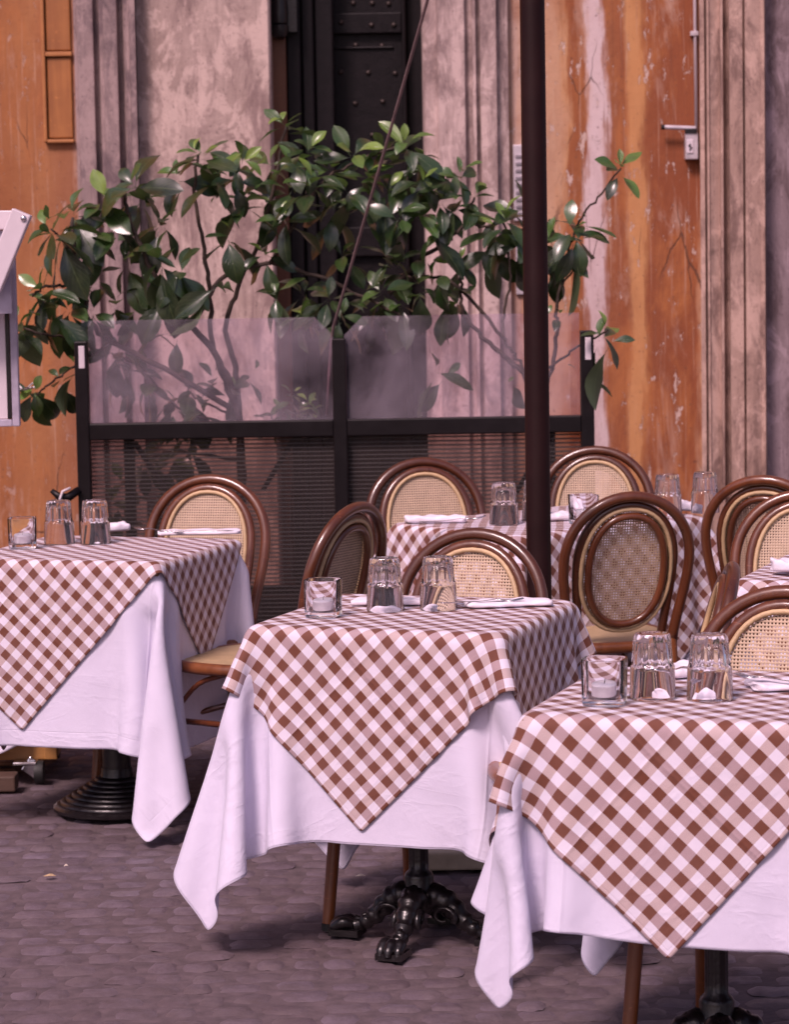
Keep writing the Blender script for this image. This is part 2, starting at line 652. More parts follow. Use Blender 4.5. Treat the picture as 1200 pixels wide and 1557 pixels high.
def thing(name, label, cat, loc=(0, 0, 0), rz=0, group=None):
    o = bpy.data.objects.new(name, None)
    o.empty_display_size = .1
    COL.objects.link(o)
    o.location = loc
    o.rotation_euler = (0, 0, rz)
    return tag(o, label, cat, group)


def copy_tree(o, parent=None):
    c = o.copy()
    COL.objects.link(c)
    if parent: c.parent = parent
    for ch in list(o.children):
        copy_tree(ch, c)
    return c


# ------------------------------------------------------------------ materials
m_wall_l = plaster('plaster_left', [(0, (.31, .11, .035)), (.35, (.36, .14, .045)), (.62, (.29, .10, .035)), (.8, (.36, .145, .055)), (1, (.26, .10, .05))], -2.1, -1.26, 1.0, .45)
m_stone_purple = stone('stone_purple', (.17, .115, .115), (.29, .205, .195), (.07, .046, .052), 2.0, vert=3)
m_stone_pale = stone('stone_pale', (.26, .175, .15), (.47, .345, .305), (.13, .080, .075), 5.0)
m_stone_jamb = stone('stone_jamb', (.25, .165, .148), (.46, .34, .315), (.11, .07, .068), 8.0, vert=2)
m_stone_brown = stone('stone_brown', (.26, .155, .120), (.42, .275, .225), (.085, .045, .038), 12.0, vert=3)
m_stone_dark = stone('stone_dark', (.13, .085, .088), (.30, .22, .24), (.06, .036, .038), 15.0, peel=False)
m_door = plain('door_dark', (.006, .004, .005), .5, 0, .2, var=.4, nscale=30, bump=.3)
m_doorbrown = wood('door_brown', (.10, .03, .012), (.2, .07, .03), .5, .1)
m_stud = plain('iron_stud', (.05, .035, .032), .5, .5)
m_frame = plain('screen_frame', (.006, .004, .005), .4, 0, .25, 0)
m_plexi = plexi('plexi')
m_ribbed = ribbed_sheet('ribbed_sheet')
m_pole = plain('pole_paint', (.016, .005, .005), .45, 0, .15, .0, nscale=8)
m_rope = plain('rope', (.20, .13, .13), .8, bump=.6, bscale=400)
m_canvas = plain('canvas', (.62, .55, .48), .9)
m_slab = plain('slab', (.40, .33, .25), .85, bump=.4, bscale=60)
m_wood_chair = wood('chair_wood', (.10, .024, .008), (.20, .055, .016), .24, .6, 'z', objrand=True)
m_wood_leg = wood('leg_wood', (.14, .038, .012), (.26, .080, .022), .3, .4, 'z')
m_bind = plain('binding', (.50, .33, .17), .55, bump=.5, bscale=300)
m_rubber = plain('rubber', (.012, .012, .012), .6)
m_cane = cane('cane', (.55, .39, .27), .47, period=.0074)
m_seatcane = cane('seat_cane', (.52, .36, .20), 0.0, ax=(0, 1))
m_caneside = plain('cane_rim', (.50, .34, .19), .5, bump=.3, bscale=200)
m_iron = plain('cast_iron', (.007, .005, .006), .33, 0, .45, .1, nscale=40, bump=.35, bscale=90)
m_top = plain('table_laminate', (.2, .12, .07), .5)
m_glass = glass('tumbler_glass')
m_wax = plain('wax', (.82, .78, .84), .5, var=.05)
m_tin = plain('tin', (.80, .76, .82), .35, .3)
m_steel = plain('steel', (.62, .60, .63), .22, 1, var=.05)
m_nap = plain('napkin', (.74, .68, .76), .9, var=.06, bump=.4, bscale=70)
m_leaf = leaf_mat('leaf')
m_bark = plain('bark', (.045, .028, .02), .8, var=.5, bump=.7, bscale=80)
m_petal = plain('petal', (.80, .76, .78), .6, var=.05)
m_soil = plain('planter_dark', (.02, .015, .013), .8)
m_cobble = cobble_mat('cobble')
m_mortar = plain('mortar', (.095, .066, .072), .95, var=.4, nscale=25, bump=.6, bscale=60)
m_whitepaint = plain('white_paint', (.60, .52, .56), .4, var=.1, nscale=10)
m_greyframe = plain('grey_frame', (.33, .29, .36), .45)
m_cart = wood('cart_wood', (.36, .15, .035), (.52, .25, .07), .4, .3, 'x')
m_board = wood('board_wood', (.07, .035, .022), (.13, .07, .05), .6, 0, 'x')
m_plate = plain('plate_grey', (.50, .44, .47), .35, .3)
m_button = plain('button', (.30, .26, .29), .3, .6)
m_shutter = wood('shutter_wood', (.26, .08, .018), (.42, .16, .04), .5, .15, 'z', .6)
m_shutter_fr = wood('shutter_frame_wood', (.38, .14, .04), (.48, .2, .07), .6, 0, 'z', .6)
m_white = white_cloth('white_linen', (.74, .70, .85), .75)
m_gingham = gingham('gingham', .515)
m_paper = plain('scrap', (.65, .55, .45), .8)

# ------------------------------------------------------------------ ground
g = MB().add([(-60, -20, -.0062), (60, -20, -.0062), (60, 60, -.0062), (-60, 60, -.0062)], [(0, 1, 2, 3)])
tag(g.build('ground', m_mortar), kind='structure')


def cobbles():
    verts, faces, tint = [], [], []
    base = 0
    n = 6
    gx, gy = np.meshgrid(np.linspace(-1, 1, n), np.linspace(-1, 1, n), indexing='ij')
    quad = np.array([(i * n + j, (i + 1) * n + j, (i + 1) * n + j + 1, i * n + j + 1) for i in range(n - 1) for j in range(n - 1)])
    y = 3.6
    row = 0
    V, FA, T = [], [], []
    while y < 11.9:
        dep = .092 + rng.uniform(-.012, .012)
        x = -3.6 + rng.uniform(0, .1)
        while x < 3.6:
            wd = .100 * rng.uniform(.68, 1.3)
            gap = .008
            hw, hd = wd / 2 - gap * rng.uniform(.3, .8), dep / 2 - gap * rng.uniform(.3, .8)
            rot = rng.normal(0, .09)
            # superellipse-like rounding of the plan and domed top
            k = 1 - .16 * (np.abs(gx * gy)) ** 1.5
            px = gx * k * hw * (1 + rng.uniform(-.10, .10) * gy)
            py = gy * k * hd * (1 + rng.uniform(-.12, .12) * gx)
            rr = np.maximum(np.abs(gx), np.abs(gy))
            hz = rng.uniform(-.0016, .0016) + .0028 * (1 - rr ** 4) - .0045 * (rr > .99) + rng.normal(0, .0008, gx.shape)
            hz = hz - (.0022 if rng.random() < .28 else 0) + gx * rng.normal(0, .0014) + gy * rng.normal(0, .0014)
            cx = x + wd / 2 + rng.normal(0, .003)
            # slow sideways drift makes the courses wander a little
            cy = y + dep / 2 + .05 * math.sin(cx * 1.3 + row * .05) + rng.normal(0, .004)
            c, s_ = math.cos(rot), math.sin(rot)
            V.append(np.stack([cx + px * c - py * s_, cy + px * s_ + py * c, hz - .004], -1).reshape(-1, 3))
            FA.append(quad + base)
            T.append(np.full(n * n, np.clip(rng.normal(.5, .25), 0, 1)))
            base += n * n
            x += wd
        y += dep
        row += 1
    V, FA, T = np.concatenate(V), np.concatenate(FA), np.concatenate(T)
    me = bpy.data.meshes.new('cobblestones')
    me.vertices.add(len(V)); me.vertices.foreach_set('co', V.ravel())
    me.loops.add(FA.size); me.loops.foreach_set('vertex_index', FA.ravel().astype(np.int32))
    me.polygons.add(len(FA)); me.polygons.foreach_set('loop_start', np.arange(0, FA.size, 4, dtype=np.int32))
    me.polygons.foreach_set('loop_total', np.full(len(FA), 4, dtype=np.int32))
    at_ = me.attributes.new('tint', 'FLOAT', 'POINT'); at_.data.foreach_set('value', T)
    me.update(); me.validate()
    me.polygons.foreach_set('use_smooth', [True] * len(FA))
    me.materials.append(m_cobble)
    o = bpy.data.objects.new('cobblestones', me)
    COL.objects.link(o)
    tag(o, kind='structure')


cobbles()

# ------------------------------------------------------------------ building
YW = 12.0
HB = 9.0
bld = thing('building', 'old orange plastered house front with stone pilasters and a dark studded door', 'building', (0, YW, 0))


def wx(px, dy=0.0, py=330):
    return at(px, py, YW + dy).x


def prof(pts):
    return [(wx(px, dy), dy) for px, dy in pts]


MB().extrude_profile(prof([(-2600, 0), (119, 0)]), 0, HB).build('wall', m_wall_l, bld)
stops_r = [(0, (.46, .25, .15)), (.06, (.50, .33, .26)), (.22, (.50, .29, .18)), (.30, (.46, .22, .10)), (.325, (.28, .085, .028)), (.39, (.28, .09, .03)), (.415, (.55, .40, .38)), (.485, (.57, .43, .42)),
           (.515, (.27, .09, .035)), (.60, (.27, .08, .028)), (.635, (.45, .22, .10)), (.70, (.40, .18, .07)), (.735, (.26, .075, .026)), (.9, (.23, .062, .022)), (.97, (.25, .07, .025)), (1, (.44, .24, .14))]
m_wall_r = plaster('plaster_right', stops_r, wx(775), wx(1066), 0.0, 1.0, ((.01, .05, (.42, .28, .24), .6), (.07, .285, (.47, .27, .17), .75), (.415, .49, (.56, .43, .43), .95), (.635, .70, (.50, .23, .09), .85)))
MB().extrude_profile(prof([(776, 0), (1066, 0)]), 0, HB).build('wall', m_wall_r, bld)['label'] = 'streaked orange and white plaster wall'
# left pilaster with fillets and hollows
pl = prof([(119, 0), (119, -.10), (123, -.10), (124, -.125), (148, -.125), (150, -.11), (151, -.085), (157, -.085), (158, -.12), (163, -.13), (164, -.15), (184, -.15), (186, -.12), (188, -.10), (193, -.10), (195, -.13), (199, -.15), (202, -.15), (204, -.17), (212, -.17), (213, -.06)])
MB().extrude_profile(pl, 0, HB).build('pilaster', m_stone_purple, bld, True, angle=25)['label'] = 'grey violet moulded stone pilaster'
# door surround and its reveal
jl = prof([(213, -.06), (214, -.075), (413, -.075)]) + [(wx(416, -.07), -.065), (wx(416, -.07), .16)]
MB().extrude_profile(jl, 0, HB).build('door_jamb', m_stone_pale, bld)['label'] = 'wide pale door jamb with peeling surface'
jr = [(wx(647, -.06), .42), (wx(647, -.06), -.05)] + prof([(651, -.068), (667, -.07), (669, -.085), (671, -.095), (710, -.098), (712, -.08), (715, -.068), (721, -.068), (722, -.09), (727, -.095), (728, -.07), (733, -.065), (734, -.085), (744, -.09), (758, -.085), (759, -.05), (768, -.045), (776, -.04), (776, 0)])
MB().extrude_profile(jr, 0, HB).build('door_jamb', m_stone_jamb, bld, True, angle=25)['label'] = 'moulded pinkish door jamb beside the orange wall'
pr = prof([(1066, 0), (1066, -.10), (1073, -.105), (1074, -.08), (1076, -.08), (1077, -.12), (1080, -.125), (1081, -.115), (1096, -.105), (1098, -.13), (1101, -.135), (1102, -.10), (1104, -.085), (1110, -.085), (1111, -.14), (1131, -.145), (1132, -.12), (1134, -.12), (1135, -.15), (1150, -.155), (1158, -.15), (1164, -.16), (1166, -.05)])
MB().extrude_profile(pr, 0, HB).build('pilaster', m_stone_brown, bld, True, angle=25)['label'] = 'brown moulded stone pilaster on the right'
MB().extrude_profile(prof([(1166, -.05), (3800, -.05)]), 0, HB).build('stone_pier', m_stone_dark, bld)

# door: brown post, dark stepped jamb, recessed leaf with rails and studs
D0 = .16
door = MB()
xa, xb = wx(416, .16), wx(440, .16)
MB().box(xa, xb, .14, .30, 0, HB).build('door_post', m_doorbrown, bld, bevel=.006)
dj = MB()
dj.box(wx(440, .16), wx(462, .16), .16, .36, 0, HB)
dj.box(wx(463, .2), wx(482, .2), .20, .38, 0, HB)
dj.box(wx(483, .25), wx(512, .25), .23, .40, 0, HB)
dj.box(wx(616, .3), wx(622, .3), .27, .42, 0, HB)
dj.box(wx(622, .3), wx(668, .3), .33, .42, 0, HB)
dj.build('door_frame', m_door, bld, bevel=.01)
dl = MB()
YD = .34
dl.box(wx(505, YD), wx(640, YD), YD + .03, YD + .08, 0, HB)
for z0, z1 in ((at(560, 51, YW + YD).z, at(560, 19, YW + YD).z), (at(560, -40, YW + YD).z, at(560, -70, YW + YD).z), (at(560, 390, YW + YD).z, at(560, 345, YW + YD).z), (.2, .45)):
    dl.box(wx(510, YD), wx(616, YD), YD, YD + .032, z0, z1)
dl.box(wx(513, YD), wx(603, YD), YD + .018, YD + .032, at(560, 74, YW + YD).z, at(560, 70, YW + YD).z)
leaf = dl.build('door', m_door, bld, bevel=.006)
leaf['label'] = 'near black wooden door with rows of iron studs'
sm_ = MB().lathe([(.011, 0), (.0105, .004), (.007, .008), (.003, .010)], 12)
sme = sm_.build('stud', m_stud, leaf, True)
sme.rotation_euler = (R(90), 0, 0)
first = True
for px, py in ((537, 4), (566, 4), (591, 5), (519, 34), (565, 38), (599, 38), (541, 68), (581, 69), (518, 109), (560, 110), (601, 111), (540, 157), (582, 154), (521, 198), (566, 205), (600, 200), (540, 250), (585, 250)):
    p = at(px, py, YW + YD)
    o = sme if first else sme.copy()
    if not first:
        COL.objects.link(o)
    dy = YD - .001 if 19 < py < 52 else YD + .029
    o.location = (p.x, dy, p.z)
    first = False
hg = MB()
zt, zb = at(430, 20, YW + .1).z, at(430, 56, YW + .1).z
xh = wx(431, .1)
hg.lathe([(.012, zb - .01), (.03, zb), (.036, zb + .02), (.036, zb + .045), (.03, zb + .05), (.034, zb + .055), (.036, zt), (.03, zt + .08), (.03, zt + .3)], 20, (xh, .10, 0))
hg.box(xh, xh + .07, .11, .19, zb + .02, zt + .3)
hg.build('hinge', m_iron, bld, True, angle=35)

# shutter at the left edge of the pilaster
sh = thing('window_shutter', 'brown wooden shutter with two recessed panels on orange wall', 'shutter', (wx(97), YW, at(97, 215, YW).z))
sx0, sx1 = wx(76) - sh.location.x, wx(118) - sh.location.x
zr = [(at(97, 212, YW).z, at(97, 86, YW).z), (at(97, 79, YW).z, at(97, -60, YW).z), (at(97, -68, YW).z, at(97, -220, YW).z)]
fr = MB()
z0 = sh.location.z
fr.box(sx0 - .014, sx0, -.03, 0, zr[0][0] - z0 - .01, zr[-1][1] - z0)
fr.box(sx0, sx1 - .004, -.028, 0, zr[0][0] - z0 - .014, zr[0][0] - z0)
fr.box(sx0, sx1 - .004, -.028, 0, zr[0][1] - z0, zr[1][0] - z0)
fr.box(sx0, sx1 - .004, -.028, 0, zr[1][1] - z0, zr[2][0] - z0)
fr.build('shutter_frame', m_shutter_fr, sh, bevel=.004)
for a_, b_ in zr:
    MB().box(sx0 + .004, sx1 - .008, -.014, 0, a_ - z0 + .004, b_ - z0 - .004).build('panel', m_shutter, sh, bevel=.006)

# conduit, bolt fixture, intercom
pc = at(1060, 200, YW - .03)
ct = thing('conduit_pipe', 'thin pale pipe running down beside the brown pilaster', 'pipe', (pc.x, YW - .02, pc.z))
MB().tube([(0, 0, 0), (-.004, 0, .8), (-.004, 0, 6)], .007, 10).build('pipe', m_whitepaint, ct, True)
zc = at(1060, 51, YW).z - pc.z
MB().box(-.022, .010, -.012, .018, zc - .01, zc + .008).build('clip', m_plate, ct, bevel=.002)
pb = at(1050, 238, YW - .02)
bx = thing('bolt_fixture', 'small metal bolt box with a horizontal rod on orange wall', 'wall fixture', (pb.x, YW, pb.z))
kx = 12 / F
MB().box(-.022, .03, -.055, 0, -.012, .095).build('box', m_plate, bx, bevel=.004)
MB().box(-.024, .024, -.062, -.050, .092, .110).build('cap', m_iron, bx, bevel=.002)
MB().tube([(.02, -.05, .112), (-.105, -.05, .118)], .009, 12).build('rod', m_plate, bx, True, angle=40)
MB().tube([(-.105, -.05, .118), (-.118, -.05, .1186)], .0105, 12).build('rod_tip', m_iron, bx, True, angle=40)
MB().box(-.017, .010, -.060, -.050, .012, .068).build('face_plate', m_whitepaint, bx, bevel=.003)
MB().tube([(-.002, -.063, .05), (-.009, -.063, .042), (.002, -.063, .036), (-.006, -.063, .026)], .0028, 8).build('emblem', m_iron, bx, True)
pi_ = at(792, 336, YW)
ic = thing('intercom_panel', 'pale grey intercom plates with rows of buttons beside pole', 'intercom', (pi_.x, YW, pi_.z))
zz = lambda py: at(792, py, YW).z - pi_.z
MB().box(-.028, .055, -.02, 0, 0, zz(220)).build('name_plate', m_plate, ic, bevel=.004)
MB().box(-.022, .055, -.018, 0, zz(448), zz(352)).build('speaker_plate', m_plate, ic, bevel=.004)
for i in range(9):
    z = .02 + i * .029
    MB().box(-.018, .02, -.025, -.02, z, z + .014).build('button', m_button, ic, bevel=.002)
for i in range(4):
    z = zz(448) + .12 + i * .012
    MB().box(-.008, .03, -.020, -.018, z, z + .005).build('slot', m_iron, ic)

# ------------------------------------------------------------------ wind screen
YS = 9.9
scr = thing('windbreak_screen', 'black framed windbreak screen with two clear panes over ribbed panels', 'screen', (0, YS, 0))
sxp = lambda px, py=560: at(px, py, YS).x
xl, xm, xr = sxp(124), sxp(516), sxp(893)
zrail = .955


def post(x, w_, ztop, dz0=0.0):
    return MB().box(x - w_ / 2, x + w_ / 2, -.025, .025, dz0, ztop).build('post', m_frame, scr, bevel=.004)


post(xl, .044, 1.255)
post(xm, .046, 1.25)
post(xr, .044, 1.262)
for x in (xl, xr):
    MB().box(x - .011 + .004, x + .013, -.029, -.0255, 1.165, 1.24).build('sticker', m_whitepaint, scr, bevel=.002)
for x0, x1 in ((xl + .022, xm - .023), (xm + .023, xr - .022)):
    MB().box(x0, x1, -.024, .024, zrail - .032, zrail + .024).build('rail', m_frame, scr, bevel=.004)
    MB().box(x0, x1, -.02, .02, .06, .11).build('rail', m_frame, scr, bevel=.004)
    MB().box(x0, x1, .012, .017, .11, zrail - .032).build('ribbed_panel', m_ribbed, scr)
for x0, x1, cl, cr in ((xl + .024, xm - .018, 0, 1), (xm + .018, xr - .024, 1, 0)):
    zt, zb, ch = 1.322, zrail + .024, .062
    poly = [(x0, zb), (x1, zb), (x1, zt - (ch if cr else 0))]
    if cr: poly.append((x1 - ch, zt))
    else: poly.append((x1, zt))
    if cl: poly += [(x0 + ch, zt), (x0, zt - ch)]
    else: poly.append((x0, zt))
    poly = [p for i, p in enumerate(poly) if p != poly[i - 1]]
    MB().prism(poly, -.003, .003).build('glass_pane', m_plexi, scr)
for px in (196, 453, 586, 838):
    x = sxp(px, 720)
    MB().box(x - .018, x + .018, .019, .045, .03, zrail - .03).build('upright', m_frame, scr, bevel=.003)
for pa, pb_ in (((204, 672), (252, 745)), ((446, 668), (400, 745)), ((596, 664), (626, 722)), ((832, 668), (786, 748))):
    a_, b_ = at(*pa, YS + .03), at(*pb_, YS + .03)
    MB().bar(a_ - scr.location, b_ - scr.location, .02, .016).build('brace', m_frame, scr)
# foot plates and clamp with a white cord on the left post
for x in (xl, xm, xr):
    MB().box(x - .05, x + .05, -.16, .16, 0.002, .022).build('foot', m_frame, scr, bevel=.004)
pcp = at(112, 755, YS - .05) - scr.location
MB().tube([pcp + Vector((-.075, 0, .022)), pcp + Vector((-.05, 0, .0)), pcp + Vector((-.02, 0, -.003)), pcp + Vector((.015, .02, .02))], [.008, .013, .016, .014], 8).build('clamp', m_frame, scr, True)
MB().tube([pcp + Vector((-.01, -.01, .03)), pcp + Vector((-.035, -.02, .02)), pcp + Vector((-.05, -.02, -.02)), pcp + Vector((-.085, -.02, -.10)), pcp + Vector((-.10, -.01, -.16))], .0045, 8).build('cord', m_whitepaint, scr, True)

# ------------------------------------------------------------------ parasol
YP = 7.75
pp = at(813.6, 330, YP)
par = thing('parasol_pole', 'dark brown parasol pole standing on a pale slab between the tables', 'parasol', (pp.x, YP, 0))
MB().lathe([(.034, .05), (.0325, .06), (.0325, 2.55), (.028, 2.6), (.028, 3.05)], 28).build('pole', m_pole, par, True, angle=30)
MB().box(-.36, .36, -.40, .32, .004, .052).build('base_slab', m_slab, par, bevel=.006)
MB().lathe([(.08, .053), (.08, .062), (.05, .07), (.045, .2), (.036, .21)], 24).build('pole_socket', m_iron, par, True, angle=30)
MB().lathe([(.036, 3.04), (.042, 3.045), (.042, 3.10), (.02, 3.13)], 24).build('pole_collar', m_iron, par, True, angle=35)

# guy rope from the canopy edge down to the middle post and hanging behind the pane
p0, p1 = at(507, 497, YS - .03), at(668, 0, YS - .75)
d = p0 - p1
ptop = Vector((pp.x - .03, YP + .02, 3.0))
d = p0 - ptop
pts = [ptop, ptop + d * .33 + Vector((0, 0, -.006)), ptop + d * .66 + Vector((0, 0, -.008)), p0, at(504, 520, YS + .02), at(501, 560, YS + .03), at(497, 632, YS + .045)]
rp = MB().tube(pts, .0052, 8).build('guy_rope', m_rope, None, True)
tag(rp, 'thin taut guy rope slanting down to the middle post of screen', 'rope')
# ------------------------------------------------------------------ tables
def lerp_path(pts, n=8):
    """Catmull-Rom through points"""
    P = [Vector(p) for p in pts]
    P = [P[0] * 2 - P[1]] + P + [P[-1] * 2 - P[-2]]
    out = []
    for i in range(1, len(P) - 2):
        for k in range(n):
            t = k / n
            a, b, c, d_ = P[i - 1], P[i], P[i + 1], P[i + 2]
            out.append(.5 * ((2 * b) + (c - a) * t + (2 * a - 5 * b + 4 * c - d_) * t * t + (3 * b - a - 3 * c + d_) * t ** 3))
    out.append(P[-2])
    return out


TZ = .735


def tabletop(root, hx, hy):
    MB().box(-hx + .004, hx - .004, -hy + .004, hy - .004, TZ - .03, TZ - .002).build('tabletop', m_top, root, bevel=.004)
    MB().lathe([(.11, TZ - .045), (.11, TZ - .031)], 20).build('mounting_plate', m_iron, root)


def claw_table(label, x, y, rz, hx, hy, claw_rot, ped=(0, 0)):
    root = thing('bistro_table', label, 'table', (x, y, 0), rz, 'bistro tables')
    tabletop(root, hx, hy)
    O4 = Matrix.Translation((ped[0], ped[1], 0))
    pf = [(.040, .085), (.044, .105), (.036, .120), (.033, .125), (.034, .150), (.031, .158), (.023, .166), (.021, .19), (.0195, .60), (.022, .61), (.034, .622), (.030, .64), (.022, .65), (.05, TZ - .046)]
    MB().lathe(pf, 48, (ped[0], ped[1], 0), mod=lambda i, an: 1 + (.10 * abs(math.cos(an * 6)) if 7 <= i <= 8 else 0)).build('column', m_iron, root, True, angle=50)
    for k in range(4):
        an = claw_rot + k * PI / 2
        M4 = O4 @ Matrix.Rotation(an, 4, 'Z') @ Matrix.Diagonal((.66, .66, .62, 1))
        b = MB()
        path = lerp_path([(.02, 0, .16), (.075, 0, .165), (.125, 0, .13), (.175, 0, .075), (.225, 0, .045), (.27, 0, .035)], 5)
        rad = [.036 - .020 * min(1, i / (len(path) * .7)) + (.003 * math.sin(i * 1.9)) for i in range(len(path))]
        b.tube([M4 @ p for p in path], rad, 12)
        # leafy ridge along the top of the leg
        ridge = [M4 @ (p + Vector((0, 0, rad[i] * 1.35))) for i, p in enumerate(path)][3:-4]
        b.tube(ridge, [.007 + .003 * math.cos(i * 2.1) for i in range(len(ridge))], 8)
        for s in (-1, 1):
            vol = [M4 @ Vector((.10 + .045 * math.cos(t) * (1 - t / 9), s * (.042 - .002 * t), .105 + .04 * math.sin(t) * (1 - t / 9))) for t in np.linspace(-.5, 5, 14)]
            b.tube(vol, [.008 - .0004 * i for i in range(14)], 8)
        for s, dx in ((-.028, .0), (0, .012), (.028, .0)):
            toe = lerp_path([(.245, s * .6, .048), (.275 + dx, s, .055), (.305 + dx, s * 1.1, .038), (.318 + dx, s * 1.1, .018)], 4)
            b.tube([M4 @ p for p in toe], [.011, .012, .0135, .014, .015, .0145, .014, .012, .0125, .011, .0095, .008, .007], 10)
        b.box(.215, .325, -.047, .047, .0055, .030, M4)
        b.build('claw_foot', m_iron, root, True, angle=45)
    return root


def disc_table(label, x, y, rz, hx, hy, ped=(0, 0)):
    root = thing('bistro_table', label, 'table', (x, y, 0), rz, 'bistro tables')
    tabletop(root, hx, hy)
    MB().lathe([(.04, .10), (.04, TZ - .046)], 28, (ped[0], ped[1], 0)).build('column', m_iron, root, True, angle=40)
    pf = [(.172, .008), (.180, .012), (.181, .02)]
    r, z = .178, .022
    while r > .05:
        pf += [(r, z), (r - .004, z + .004), (r - .013, z + .0065), (r - .0155, z + .0065)]
        r -= .0165
        z += .0105
    pf += [(.045, z + .004), (.043, z + .02)]
    MB().lathe(pf, 56, (ped[0], ped[1], 0)).build('base_disc', m_iron, root, True, angle=35)
    for k in range(4):
        an = k * PI / 2 + .5
        MB().lathe([(.014, .001), (.014, .012)], 12, (ped[0] + .13 * math.cos(an), ped[1] + .13 * math.sin(an), 0)).build('foot_pad', m_rubber, root)
    return root


# ------------------------------------------------------------------ cloth: a small position-based solver
def box_push(P, hx, hy, ztop, hz, r, thick):
    c = np.array([0, 0, ztop - hz])
    h = np.array([hx - r, hy - r, hz - r])
    p = P - c
    q = np.abs(p) - h
    mq = np.maximum(q, 0)
    ln = np.linalg.norm(mq, axis=-1)
    ins = np.minimum(q.max(-1), 0)
    dist = ln + ins - r - thick
    hit = dist < 0
    nrm = np.sign(p) * mq
    nn = np.linalg.norm(nrm, axis=-1, keepdims=True)
    am = q.argmax(-1)
    alt = np.zeros_like(p)
    ii = np.indices(am.shape)
    alt[(*ii, am)] = np.sign(np.take_along_axis(p, am[..., None], -1))[..., 0]
    nrm = np.where(nn > 1e-9, nrm / np.maximum(nn, 1e-9), alt)
    return np.where(hit[..., None], nrm * (-dist)[..., None], 0), hit


def sim_cloth(N, size, rot, off, hx, hy, thick, steps=220, its=10, under=None, force=None, seed=0, lift=.012):
    rg = np.random.default_rng(seed)
    L = np.linspace(-size / 2, size / 2, N)
    U, V = np.meshgrid(L, L, indexing='ij')
    c, s = math.cos(rot), math.sin(rot)
    X = U * c - V * s + off[0]
    Y = U * s + V * c + off[1]
    P = np.stack([X, Y, np.full_like(X, TZ + lift)], -1)
    # tiny unevenness so that folds can start
    nz = rg.normal(0, 1, (N, N))
    for _ in range(6):
        nz = (nz + np.roll(nz, 1, 0) + np.roll(nz, -1, 0) + np.roll(nz, 1, 1) + np.roll(nz, -1, 1)) / 5
    P[..., 2] += nz * .006
    prev = P.copy()
    h = size / (N - 1)
    dt = 1 / 60
    # every point may hang no farther from its nearest point on the table than the cloth is long
    cs = math.cos(rot); sn = math.sin(rot)
    ax_ = np.clip(X, -hx, hx) - off[0]; ay_ = np.clip(Y, -hy, hy) - off[1]
    au = np.clip(np.rint((ax_ * cs + ay_ * sn + size / 2) / h).astype(int), 0, N - 1)
    av = np.clip(np.rint((-ax_ * sn + ay_ * cs + size / 2) / h).astype(int), 0, N - 1)
    reach = np.hypot(U - U[au, av], V - V[au, av]) * 1.012 + .004
    g = np.array([0, 0, -9.8])
    ix = np.arange(N)

    def con(a, b, A, B, rest, k):
        d = B - A
        l = np.sqrt((d * d).sum(-1, keepdims=True)) + 1e-9
        corr = d * ((l - rest) / l * (.5 * k))
        A += corr
        B -= corr
    tree = BVHTree.FromPolygons(*under) if under is not None else None
    for st in range(steps):
        damp = .96 if st < steps * .7 else .90
        vel = (P - prev) * damp
        prev = P.copy()
        acc = np.broadcast_to(g, P.shape).copy()
        if force is not None:
            acc += force(P, U, V, st / steps)
        P = P + vel + acc * dt * dt
        for it in range(its):
            for a0 in (0, 1):
                e = (N - a0) // 2 * 2 + a0
                con(0, 0, P[a0:e:2], P[a0 + 1:e:2], h, 1)
                con(0, 0, P[:, a0:e:2], P[:, a0 + 1:e:2], h, 1)
            for a0 in (0, 1):
                e = (N - a0) // 2 * 2 + a0
                con(0, 0, P[a0:e:2, :-1], P[a0 + 1:e:2, 1:], h * math.sqrt(2), .25)
                con(0, 0, P[a0:e:2, 1:], P[a0 + 1:e:2, :-1], h * math.sqrt(2), .25)
            if it % 2 == 0:
                for b0 in (0, 2):
                    A = ix[(ix % 4 // 2 * 2 == b0) & (ix + 2 < N)]
                    pa, pb = P[A], P[A + 2]
                    con(0, 0, pa, pb, 2 * h, .16); P[A] = pa; P[A + 2] = pb
                    pa, pb = P[:, A], P[:, A + 2]
                    con(0, 0, pa, pb, 2 * h, .16); P[:, A] = pa; P[:, A + 2] = pb
            an_ = P[au, av]
            dv_ = P - an_
            ln_ = np.linalg.norm(dv_, axis=-1)
            P = np.where((ln_ > reach)[..., None], an_ + dv_ * (reach / np.maximum(ln_, 1e-6))[..., None], P)
            corr, hit = box_push(P, hx, hy, TZ, .06, .008, thick)
            P += corr
            # friction
            mv = P - prev
            P = np.where(hit[..., None], prev + mv * np.array([.35, .35, 1.0]), P)
            np.maximum(P[..., 2], .012, out=P[..., 2])
        if tree is not None and st % 2 == 0:
            fl = P.reshape(-1, 3)
            pv = prev.reshape(-1, 3)
            for i in range(len(fl)):
                co, n, _, dd = tree.find_nearest(fl[i], .05)
                if co is None: continue
                dv = Vector(fl[i]) - co
                out = Vector((co.x, co.y, .25))
                if n.dot(out) < 0: n = -n
                sd_ = dv.dot(n)
                if sd_ < .006:
                    q = Vector(fl[i]) + n * (.006 - sd_)
                    fl[i] = q
                    pv[i] = pv[i] * .5 + np.array(q) * .5
            P = fl.reshape(N, N, 3); prev = pv.reshape(N, N, 3)
    return P, U, V


